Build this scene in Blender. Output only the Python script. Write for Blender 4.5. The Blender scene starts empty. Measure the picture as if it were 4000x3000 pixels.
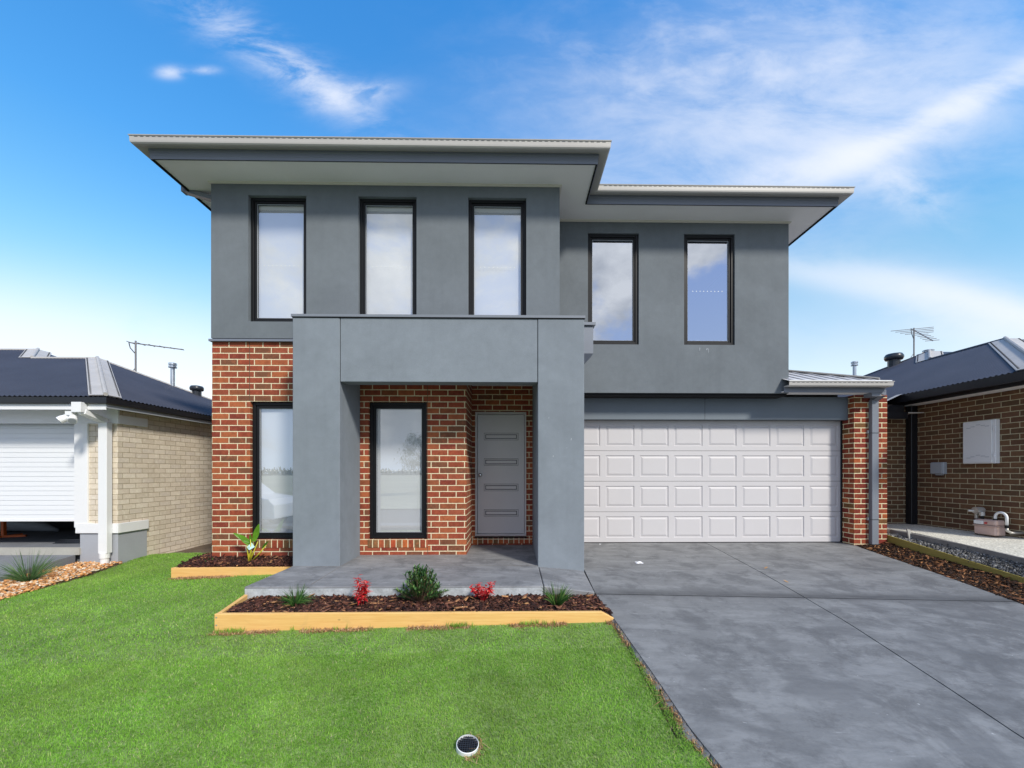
import bpy, math, random
import numpy as np
from mathutils import Vector, Matrix, noise
random.seed(7); RNG = np.random.default_rng(7)
SC = bpy.context.scene; COL = SC.collection
H = 1.2
# ------------------------------------------------------------------ survey helpers: site measurements taken as bearings from the camera station
_s, _c = math.sin(math.radians(.9)), math.cos(math.radians(.9))
def ray(u, v):
    a = (u - 1124) / 900; b = (1020 - v) / 900
    return (a * _c + _s, -a * _s + _c, b)
def XatY(u, Y):
    r = ray(u, 0); return r[0] * Y / r[1]
def ZatY(u, v, Y):
    r = ray(u, v); return H + r[2] * Y / r[1]
def onZ(u, v, z):
    r = ray(u, v); t = (z - H) / r[2]; return (r[0] * t, r[1] * t)
# ------------------------------------------------------------------ object helpers
def tag(o, label=None, cat=None, group=None, kind=None):
    if label: o['label'] = label
    if cat: o['category'] = cat
    if group: o['group'] = group
    if kind: o['kind'] = kind
    return o
def empty(name, loc, label, cat, group=None):
    o = bpy.data.objects.new(name, None); COL.objects.link(o); o.location = loc
    o.empty_display_size = .2
    return tag(o, label, cat, group)
def base_of(o):
    v = Vector((0, 0, 0))
    while o is not None:
        v = v + Vector(o.location); o = o.parent
    return v
class MB:
    def __init__(s): s.v = []; s.f = []
    def add(s, vs, fs):
        n = len(s.v); s.v += [tuple(p) for p in vs]; s.f += [tuple(i + n for i in f) for f in fs]; return s
    def box(s, x0, x1, y0, y1, z0, z1):
        v = [(x, y, z) for z in (z0, z1) for y in (y0, y1) for x in (x0, x1)]
        return s.add(v, [(0, 2, 3, 1), (4, 5, 7, 6), (0, 1, 5, 4), (2, 6, 7, 3), (0, 4, 6, 2), (1, 3, 7, 5)])
    def hexa(s, bot, top):
        return s.add(list(bot) + list(top), [(3, 2, 1, 0), (4, 5, 6, 7), (0, 1, 5, 4), (1, 2, 6, 5), (2, 3, 7, 6), (3, 0, 4, 7)])
    def bar(s, a, b, w, h, up=(0, 0, 1)):
        a = Vector(a); b = Vector(b); d = (b - a).normalized(); up = Vector(up)
        r = d.cross(up)
        if r.length < 1e-4: r = d.cross(Vector((0, 1, 0)))
        r.normalize(); u = r.cross(d).normalized()
        q = lambda p: [p - r * w / 2 - u * h / 2, p + r * w / 2 - u * h / 2, p + r * w / 2 + u * h / 2, p - r * w / 2 + u * h / 2]
        return s.hexa(q(a), q(b))
    def tube(s, pts, r, n=8, cap=True):
        pts = [Vector(p) for p in pts]; k = len(pts); rr = r if isinstance(r, (list, tuple)) else [r] * k
        vs = []; prev = None
        for i, p in enumerate(pts):
            d = (pts[min(i + 1, k - 1)] - pts[max(i - 1, 0)]).normalized()
            if prev is None:
                t = Vector((0, 0, 1)) if abs(d.z) < .9 else Vector((1, 0, 0)); x = d.cross(t).normalized()
            else:
                x = (prev - d * prev.dot(d)).normalized()
            prev = x; y = d.cross(x)
            for j in range(n):
                a = 2 * math.pi * j / n; vs.append(p + (x * math.cos(a) + y * math.sin(a)) * rr[i])
        fs = [(i * n + j, i * n + (j + 1) % n, (i + 1) * n + (j + 1) % n, (i + 1) * n + j) for i in range(k - 1) for j in range(n)]
        if cap: fs += [tuple(range(n - 1, -1, -1)), tuple(range((k - 1) * n, k * n))]
        return s.add(vs, fs)
    def lathe(s, prof, c, n=20):
        vs = [(c[0] + r * math.cos(2 * math.pi * j / n), c[1] + r * math.sin(2 * math.pi * j / n), c[2] + z) for r, z in prof for j in range(n)]
        k = len(prof)
        fs = [(i * n + j, i * n + (j + 1) % n, (i + 1) * n + (j + 1) % n, (i + 1) * n + j) for i in range(k - 1) for j in range(n)]
        fs += [tuple(range(n - 1, -1, -1)), tuple(range((k - 1) * n, k * n))]
        return s.add(vs, fs)
    def wall(s, x0, x1, z0, z1, y0, y1, holes=()):
        xs = sorted({x0, x1, *[h[0] for h in holes], *[h[1] for h in holes]}); zs = sorted({z0, z1, *[h[2] for h in holes], *[h[3] for h in holes]})
        solid = lambda i, j: 0 <= i < len(xs) - 1 and 0 <= j < len(zs) - 1 and not any(h[0] <= (xs[i] + xs[i + 1]) / 2 <= h[1] and h[2] <= (zs[j] + zs[j + 1]) / 2 <= h[3] for h in holes)
        for i in range(len(xs) - 1):
            for j in range(len(zs) - 1):
                if not solid(i, j): continue
                a, b, c, d = xs[i], xs[i + 1], zs[j], zs[j + 1]
                s.add([(a, y0, c), (b, y0, c), (b, y0, d), (a, y0, d)], [(0, 1, 2, 3)])
                s.add([(a, y1, c), (b, y1, c), (b, y1, d), (a, y1, d)], [(3, 2, 1, 0)])
                if not solid(i - 1, j): s.add([(a, y0, c), (a, y0, d), (a, y1, d), (a, y1, c)], [(0, 1, 2, 3)])
                if not solid(i + 1, j): s.add([(b, y0, c), (b, y1, c), (b, y1, d), (b, y0, d)], [(0, 1, 2, 3)])
                if not solid(i, j - 1): s.add([(a, y0, c), (a, y1, c), (b, y1, c), (b, y0, c)], [(0, 1, 2, 3)])
                if not solid(i, j + 1): s.add([(a, y0, d), (b, y0, d), (b, y1, d), (a, y1, d)], [(0, 1, 2, 3)])
        return s
    def sweep(s, path, prof, closed=True):
        # path: XY outline (counter-clockwise seen from above), prof: (outward offset, z) closed polygon
        n = len(path); k = len(prof); vs = []
        for i in range(n):
            p = Vector(path[i]); a = Vector(path[(i - 1) % n]); b = Vector(path[(i + 1) % n])
            d1 = (p - a).normalized(); d2 = (b - p).normalized()
            if not closed and i == 0: d1 = d2
            if not closed and i == n - 1: d2 = d1
            n1 = Vector((d1.y, -d1.x)); n2 = Vector((d2.y, -d2.x)); m = (n1 + n2) / (1 + n1.dot(n2))
            for o, z in prof: vs.append((p.x + m.x * o, p.y + m.y * o, z))
        fs = []
        for i in range(n if closed else n - 1):
            for j in range(k):
                a = i * k + j; b = i * k + (j + 1) % k; c = ((i + 1) % n) * k + (j + 1) % k; d = ((i + 1) % n) * k + j
                fs.append((a, d, c, b))
        if not closed: fs += [tuple(range(k)), tuple(range(n * k - 1, (n - 1) * k - 1, -1))]
        return s.add(vs, fs)
    def leaf(s, base, d, L, w, up=(0, 0, 1), bend=.25, n=4, prof=None):
        base = Vector(base); d = Vector(d).normalized(); side = d.cross(Vector(up))
        if side.length < 1e-3: side = d.cross(Vector((1, 0, 0)))
        side.normalize(); nn = side.cross(d)
        vs = []
        for i in range(n + 1):
            t = i / n; p = base + d * (L * t) - Vector((0, 0, 1)) * (bend * L * t * t)
            ww = (prof(t) if prof else math.sin(math.pi * min(1, .12 + .88 * t)) ** .8) * w / 2
            vs += [p - side * ww, p - nn * ww * .25, p + side * ww]
        fs = []
        for i in range(n):
            a = 3 * i; fs += [(a, a + 1, a + 4, a + 3), (a + 1, a + 2, a + 5, a + 4)]
        return s.add(vs, fs)
    def each(s, name, mat, parent=None, **k):
        par = list(range(len(s.v)))
        def fd(i):
            while par[i] != i: par[i] = par[par[i]]; i = par[i]
            return i
        for f in s.f:
            for j in f[1:]: par[fd(j)] = fd(f[0])
        gr = {}
        for f in s.f: gr.setdefault(fd(f[0]), []).append(f)
        for fs in gr.values():
            ids = sorted({i for f in fs for i in f}); mp_ = {a: b for b, a in enumerate(ids)}
            q = MB(); q.v = [s.v[i] for i in ids]; q.f = [tuple(mp_[i] for i in f) for f in fs]; q.build(name, mat, parent, **k)
    def build(s, name, mat, parent=None, smooth=False, bevel=0, seg=1, uvrot=False):
        b = base_of(parent) if parent is not None else Vector((0, 0, 0))
        me = bpy.data.meshes.new(name)
        me.from_pydata([(x - b.x, y - b.y, z - b.z) for x, y, z in s.v], [], s.f)
        me.update()
        uvl = me.uv_layers.new(name='UVMap').data
        for p in me.polygons:
            nx, ny, nz = map(abs, p.normal)
            for li in p.loop_indices:
                x, y, z = s.v[me.loops[li].vertex_index]
                uvl[li].uv = (x, z) if ny >= nx and ny >= nz else ((y, z) if nx >= nz else (x, y))
            p.use_smooth = smooth
        me.materials.append(mat)
        o = bpy.data.objects.new(name, me); COL.objects.link(o)
        if parent is not None: o.parent = parent
        if bevel:
            m = o.modifiers.new('bevel', 'BEVEL'); m.width = bevel; m.segments = seg; m.limit_method = 'ANGLE'; m.angle_limit = math.radians(40)
        return o
def copy_tree(o, parent=None):
    c = o.copy(); COL.objects.link(c); c.parent = parent
    for ch in [k for k in bpy.data.objects if k.parent == o]: copy_tree(ch, c)
    return c
# ------------------------------------------------------------------ material helpers
def lin(c):
    return tuple(((x / 255) / 12.92 if x / 255 <= .04045 else ((x / 255 + .055) / 1.055) ** 2.4) for x in c)
class NT:
    def __init__(s, name):
        s.m = bpy.data.materials.new(name); s.m.use_nodes = True; s.t = s.m.node_tree; s.n = s.t.nodes; s.l = s.t.links
        s.b = s.n['Principled BSDF']; s.out = s.n['Material Output']
    def new(s, ty, **k):
        x = s.n.new(ty)
        for a, b in k.items(): setattr(x, a, b)
        return x
    def link(s, a, b): s.l.new(a, b)
    def val(s, sock, v):
        if hasattr(v, 'is_linked') or isinstance(v, bpy.types.NodeSocket): s.l.new(v, sock)
        else: sock.default_value = v
    def math(s, op, a, b=None, c=None, clamp=False):
        x = s.new('ShaderNodeMath', operation=op); x.use_clamp = clamp
        s.val(x.inputs[0], a)
        if b is not None: s.val(x.inputs[1], b)
        if c is not None: s.val(x.inputs[2], c)
        return x.outputs[0]
    def noise(s, vec, scale, detail=3, rough=.5, dist=0):
        x = s.new('ShaderNodeTexNoise'); x.inputs['Scale'].default_value = scale; x.inputs['Detail'].default_value = detail
        x.inputs['Roughness'].default_value = rough; x.inputs['Distortion'].default_value = dist
        if vec is not None: s.l.new(vec, x.inputs['Vector'])
        return x.outputs['Fac']
    def ramp(s, fac, stops, interp='LINEAR'):
        x = s.new('ShaderNodeValToRGB'); x.color_ramp.interpolation = interp; e = x.color_ramp.elements
        while len(e) < len(stops): e.new(.5)
        for i, (p, c) in enumerate(stops): e[i].position = p; e[i].color = (*c[:3], 1) if len(c) >= 3 else (c[0],) * 3 + (1,)
        s.val(x.inputs[0], fac); return x.outputs[0]
    def rng(s, v, a, b, c, d, smooth=False):
        x = s.new('ShaderNodeMapRange'); x.interpolation_type = 'SMOOTHSTEP' if smooth else 'LINEAR'
        s.val(x.inputs[0], v)
        for i, q in enumerate((a, b, c, d)): x.inputs[i + 1].default_value = q
        return x.outputs[0]
    def mix(s, fac, a, b, mode='MIX'):
        x = s.new('ShaderNodeMix', data_type='RGBA', blend_type=mode); s.val(x.inputs[0], fac)
        for i, q in ((6, a), (7, b)): s.val(x.inputs[i], (*q, 1) if isinstance(q, tuple) and len(q) == 3 else q)
        return x.outputs[2]
    def bump(s, h, strength=.3, dist=.01):
        x = s.new('ShaderNodeBump'); x.inputs['Strength'].default_value = strength; x.inputs['Distance'].default_value = dist
        s.l.new(h, x.inputs['Height']); s.l.new(x.outputs[0], s.b.inputs['Normal'])
    def color(s, c): s.val(s.b.inputs['Base Color'], (*c, 1) if isinstance(c, tuple) and len(c) == 3 else c)
    def rough(s, r): s.val(s.b.inputs['Roughness'], r)
    def pos(s): return s.new('ShaderNodeNewGeometry').outputs['Position']
def paint(name, col, rough=.5, var=.06, scale=3, fine=.03, fscale=60, bump=.05, metal=0, spec=.5, stretch=None, bdist=.004):
    t = NT(name); P = t.pos()
    if stretch:
        mp = t.new('ShaderNodeMapping'); mp.inputs['Scale'].default_value = stretch; t.link(P, mp.inputs['Vector']); P = mp.outputs[0]
    n1 = t.rng(t.noise(P, scale, 4, .6), .3, .7, 1 - var, 1 + var); n2 = t.rng(t.noise(P, fscale, 3, .6), .3, .7, 1 - fine, 1 + fine)
    k = t.math('MULTIPLY', n1, n2)
    vm = t.new('ShaderNodeVectorMath', operation='SCALE'); vm.inputs[0].default_value = col; t.link(k, vm.inputs['Scale'])
    t.color(vm.outputs[0]); t.rough(rough); t.b.inputs['Metallic'].default_value = metal; t.b.inputs['Specular IOR Level'].default_value = spec
    if bump: t.bump(t.noise(P, fscale, 4, .7), bump, bdist)
    return t.m
def stucco(name, col):
    t = NT(name); P = t.pos()
    a = t.rng(t.noise(P, 1.1, 4, .6, .6), .3, .7, .90, 1.09); b = t.rng(t.noise(P, 9, 4, .7), .3, .7, .95, 1.05); c = t.rng(t.noise(P, 160, 2, .6), .3, .7, .93, 1.07)
    mp = t.new('ShaderNodeMapping'); mp.inputs['Scale'].default_value = (7, 7, .5); t.link(P, mp.inputs['Vector'])
    st = t.rng(t.noise(mp.outputs[0], 1, 3, .6), .5, .8, 1, .93)
    k = t.math('MULTIPLY', t.math('MULTIPLY', a, b), t.math('MULTIPLY', c, st))
    vm = t.new('ShaderNodeVectorMath', operation='SCALE'); vm.inputs[0].default_value = col; t.link(k, vm.inputs['Scale'])
    sp = t.rng(t.noise(P, 45, 2, .5), .76, .79, 0, .35)       # pale plaster flecks
    t.color(t.mix(sp, vm.outputs[0], tuple(min(1, x * 1.9) for x in col))); t.rough(.85); t.b.inputs['Specular IOR Level'].default_value = .25
    h = t.math('ADD', t.noise(P, 140, 3, .7), t.math('MULTIPLY', t.noise(P, 14, 3, .6), .6)); t.bump(h, .22, .004)
    return t.m
def brick(name, pal, mortar, w=.24, h=.086, m=.011, u0=0., v0=.063, off=.5, flash=.5, specks=.6, axis=None):
    t = NT(name); uv = t.new('ShaderNodeUVMap').outputs[0]; sp = t.new('ShaderNodeSeparateXYZ'); t.link(uv, sp.inputs[0])
    P = t.pos()
    vv = t.math('DIVIDE', t.math('SUBTRACT', sp.outputs[1], v0), h); row = t.math('FLOOR', vv); fv = t.math('SUBTRACT', vv, row)
    par = t.math('MULTIPLY', t.math('FLOORED_MODULO', row, 2.), off)
    uu = t.math('ADD', t.math('DIVIDE', t.math('SUBTRACT', sp.outputs[0], u0), w), par); col = t.math('FLOOR', uu); fu = t.math('SUBTRACT', uu, col)
    du = t.math('MULTIPLY', t.math('MINIMUM', fu, t.math('SUBTRACT', 1., fu)), w); dv = t.math('MULTIPLY', t.math('MINIMUM', fv, t.math('SUBTRACT', 1., fv)), h)
    d = t.math('MINIMUM', du, dv); wob = t.math('MULTIPLY', t.math('SUBTRACT', t.noise(P, 38, 3, .6), .5), .007)
    d = t.math('ADD', d, wob); mask = t.rng(d, m / 2 - .0018, m / 2 + .0018, 0, 1, True)
    cb = t.new('ShaderNodeCombineXYZ'); t.link(col, cb.inputs[0]); t.link(row, cb.inputs[1]); wn = t.new('ShaderNodeTexWhiteNoise', noise_dimensions='2D'); t.link(cb.outputs[0], wn.inputs['Vector'])
    n = len(pal); bc = t.ramp(wn.outputs[0], [(i / n, lin(c)) for i, c in enumerate(pal)], 'CONSTANT')
    # burnt flash across each brick
    fl = t.rng(t.noise(P, 13, 4, .7, .4), .45, .7, 0, flash); bc = t.mix(fl, bc, tuple(x * .42 for x in lin(pal[0])))
    lt = t.rng(t.noise(P, 21, 3, .6), .5, .75, 0, .35); bc = t.mix(lt, bc, tuple(min(1, x * 1.5) for x in lin(pal[1])))
    dk = t.rng(t.noise(P, 95, 2, .6), .66, .72, 0, specks); bc = t.mix(dk, bc, (.02, .015, .015))
    pl = t.rng(t.noise(P, 120, 2, .5), .74, .78, 0, specks * .8); bc = t.mix(pl, bc, (.55, .5, .45))
    mc = t.mix(t.noise(P, 30, 3, .6), tuple(x * .82 for x in lin(mortar)), tuple(min(1, x * 1.15) for x in lin(mortar)))
    t.color(t.mix(mask, mc, bc)); t.rough(.85); t.b.inputs['Specular IOR Level'].default_value = .2
    hh = t.math('ADD', mask, t.math('MULTIPLY', t.noise(P, 80, 4, .7), .35)); t.bump(hh, .6, .006)
    return t.m
def glass(name, refl=.32, tint=(.8, .86, .92), tc=(.97, .985, .99)):
    t = NT(name); n = t.n; n.remove(t.b)
    tr = t.new('ShaderNodeBsdfTransparent'); tr.inputs[0].default_value = (*tc, 1)
    gl = t.new('ShaderNodeBsdfGlossy'); gl.inputs['Color'].default_value = (*tint, 1); gl.inputs['Roughness'].default_value = .004
    lw = t.new('ShaderNodeLayerWeight'); lw.inputs[0].default_value = .5
    f = t.math('ADD', t.math('MULTIPLY', t.math('POWER', lw.outputs['Facing'], 3.), .6), refl, clamp=True)
    P = t.pos(); bp = t.new('ShaderNodeBump'); bp.inputs['Strength'].default_value = .03; bp.inputs['Distance'].default_value = .004; t.link(t.noise(P, 1.5, 2, .5), bp.inputs['Height']); t.link(bp.outputs[0], gl.inputs['Normal'])
    mx = t.new('ShaderNodeMixShader'); t.link(f, mx.inputs[0]); t.link(tr.outputs[0], mx.inputs[1]); t.link(gl.outputs[0], mx.inputs[2]); t.link(mx.outputs[0], t.out.inputs[0])
    return t.m
def rndmat(name, stops, rough=.7, var=.25, vscale=25, transl=0, spec=.3, bump=0, patch=None):
    t = NT(name); a = t.new('ShaderNodeAttribute', attribute_name='rnd'); P = t.pos()
    c = t.ramp(a.outputs['Fac'], stops)
    if patch:
        pn = t.rng(t.noise(P, patch[0], 4, .6, .5), .35, .7, 0, 1); c = t.mix(t.math('MULTIPLY', pn, patch[2]), c, patch[1])
    k = t.rng(t.noise(P, vscale, 3, .6), .3, .7, 1 - var, 1 + var)
    vm = t.new('ShaderNodeVectorMath', operation='SCALE'); t.link(c, vm.inputs[0]); t.link(k, vm.inputs['Scale'])
    t.color(vm.outputs[0]); t.rough(rough); t.b.inputs['Specular IOR Level'].default_value = spec
    if bump: t.bump(t.noise(P, vscale * 4, 3, .6), bump, .004)
    if transl:
        tl = t.new('ShaderNodeBsdfTranslucent'); t.link(vm.outputs[0], tl.inputs[0]); mx = t.new('ShaderNodeMixShader'); mx.inputs[0].default_value = transl
        t.link(t.b.outputs[0], mx.inputs[1]); t.link(tl.outputs[0], mx.inputs[2]); t.link(mx.outputs[0], t.out.inputs[0])
    return t.m
def concrete(name, base, light, dark, band=None):
    t = NT(name); P = t.pos()
    mp = t.new('ShaderNodeMapping'); mp.inputs['Rotation'].default_value = (0, 0, .5); mp.inputs['Scale'].default_value = (1.2, 3.2, 1); t.link(P, mp.inputs['Vector'])
    a = t.noise(mp.outputs[0], 1.6, 8, .72, .25); b = t.noise(P, 2.4, 8, .74, .25); c = t.noise(P, 70, 3, .7)
    col = t.mix(t.rng(a, .44, .62, 0, .8, True), base, light); col = t.mix(t.rng(b, .48, .62, 0, .75, True), col, dark)
    mp4 = t.new('ShaderNodeMapping'); mp4.inputs['Rotation'].default_value = (0, 0, -.35); mp4.inputs['Scale'].default_value = (4, 15, 1); t.link(P, mp4.inputs['Vector'])
    br = t.noise(mp4.outputs[0], 1.6, 6, .75, .3); col = t.mix(t.rng(br, .52, .68, 0, .4, True), col, dark); col = t.mix(t.rng(br, .46, .32, 0, .35, True), col, light)
    col = t.mix(t.rng(c, .3, .7, 0, .25), col, light)
    mp2 = t.new('ShaderNodeMapping'); mp2.inputs['Rotation'].default_value = (0, 0, .9); mp2.inputs['Scale'].default_value = (3, 20, 1); t.link(P, mp2.inputs['Vector'])
    s = t.rng(t.noise(mp2.outputs[0], 2.2, 4, .7, .6), .63, .72, 0, .6, True); col = t.mix(s, col, tuple(min(1, x * 1.45) for x in light))
    f = t.rng(t.noise(P, 30, 2, .5), .75, .78, 0, .8); col = t.mix(f, col, tuple(min(1, x * 1.9) for x in light))
    if band is not None:      # dark dirt lying along the cross joint and the joint down the middle
        sp = t.new('ShaderNodeSeparateXYZ'); t.link(P, sp.inputs[0]); q = t.math('DIVIDE', t.math('ADD', t.math('SUBTRACT', sp.outputs[1], band), t.math('MULTIPLY', t.math('SUBTRACT', b, .5), .25)), .11)
        g_ = t.math('EXPONENT', t.math('MULTIPLY', t.math('MULTIPLY', q, q), -1.)); col = t.mix(t.math('MULTIPLY', t.math('MULTIPLY', g_, t.rng(a, .35, .55, .4, 1)), .9), col, tuple(x * .75 for x in dark))
        bl = t.rng(t.noise(P, 1.6, 5, .62, .6), .50, .62, 0, .5, True); col = t.mix(bl, col, dark)
    t.color(col); t.rough(t.rng(b, .3, .7, .5, .75)); t.b.inputs['Specular IOR Level'].default_value = .4
    t.bump(t.math('ADD', t.noise(P, 90, 4, .7), t.math('MULTIPLY', t.noise(mp.outputs[0], 6, 4, .6), .8)), .25, .004)
    return t.m
def corrug(name, col, axis, pitch=.076):
    t = NT(name); P = t.pos(); sp = t.new('ShaderNodeSeparateXYZ'); t.link(P, sp.inputs[0])
    x = t.math('SINE', t.math('MULTIPLY', sp.outputs[axis], 2 * math.pi / pitch))
    k = t.rng(t.noise(P, 1.2, 3, .6), .3, .7, .88, 1.1)
    vm = t.new('ShaderNodeVectorMath', operation='SCALE'); vm.inputs[0].default_value = col; t.link(k, vm.inputs['Scale']); t.color(vm.outputs[0])
    t.rough(.5); t.b.inputs['Specular IOR Level'].default_value = .35; return t.m
def timber(name, c1, c2, knots=True):
    t = NT(name); P = t.pos(); mp = t.new('ShaderNodeMapping'); mp.inputs['Scale'].default_value = (1.1, 1.1, 22); t.link(P, mp.inputs['Vector'])
    g = t.noise(mp.outputs[0], 2.2, 5, .6, 1.2); col = t.mix(t.rng(g, .3, .7, 0, 1), c1, c2)
    col = t.mix(t.rng(t.noise(P, 5, 3, .6, 1.), .56, .75, 0, .45), col, tuple(x * .72 for x in c2))
    if knots:
        vo = t.new('ShaderNodeTexVoronoi'); vo.inputs['Scale'].default_value = 3.1; mp3 = t.new('ShaderNodeMapping'); mp3.inputs['Scale'].default_value = (1, 1, 1.6); t.link(P, mp3.inputs['Vector']); t.link(mp3.outputs[0], vo.inputs['Vector'])
        col = t.mix(t.rng(vo.outputs['Distance'], .02, .075, .8, 0, True), col, (.16, .07, .025))
    t.color(col); t.rough(.65); t.bump(g, .15, .003); return t.m
GREY = (.155, .18, .2)
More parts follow.
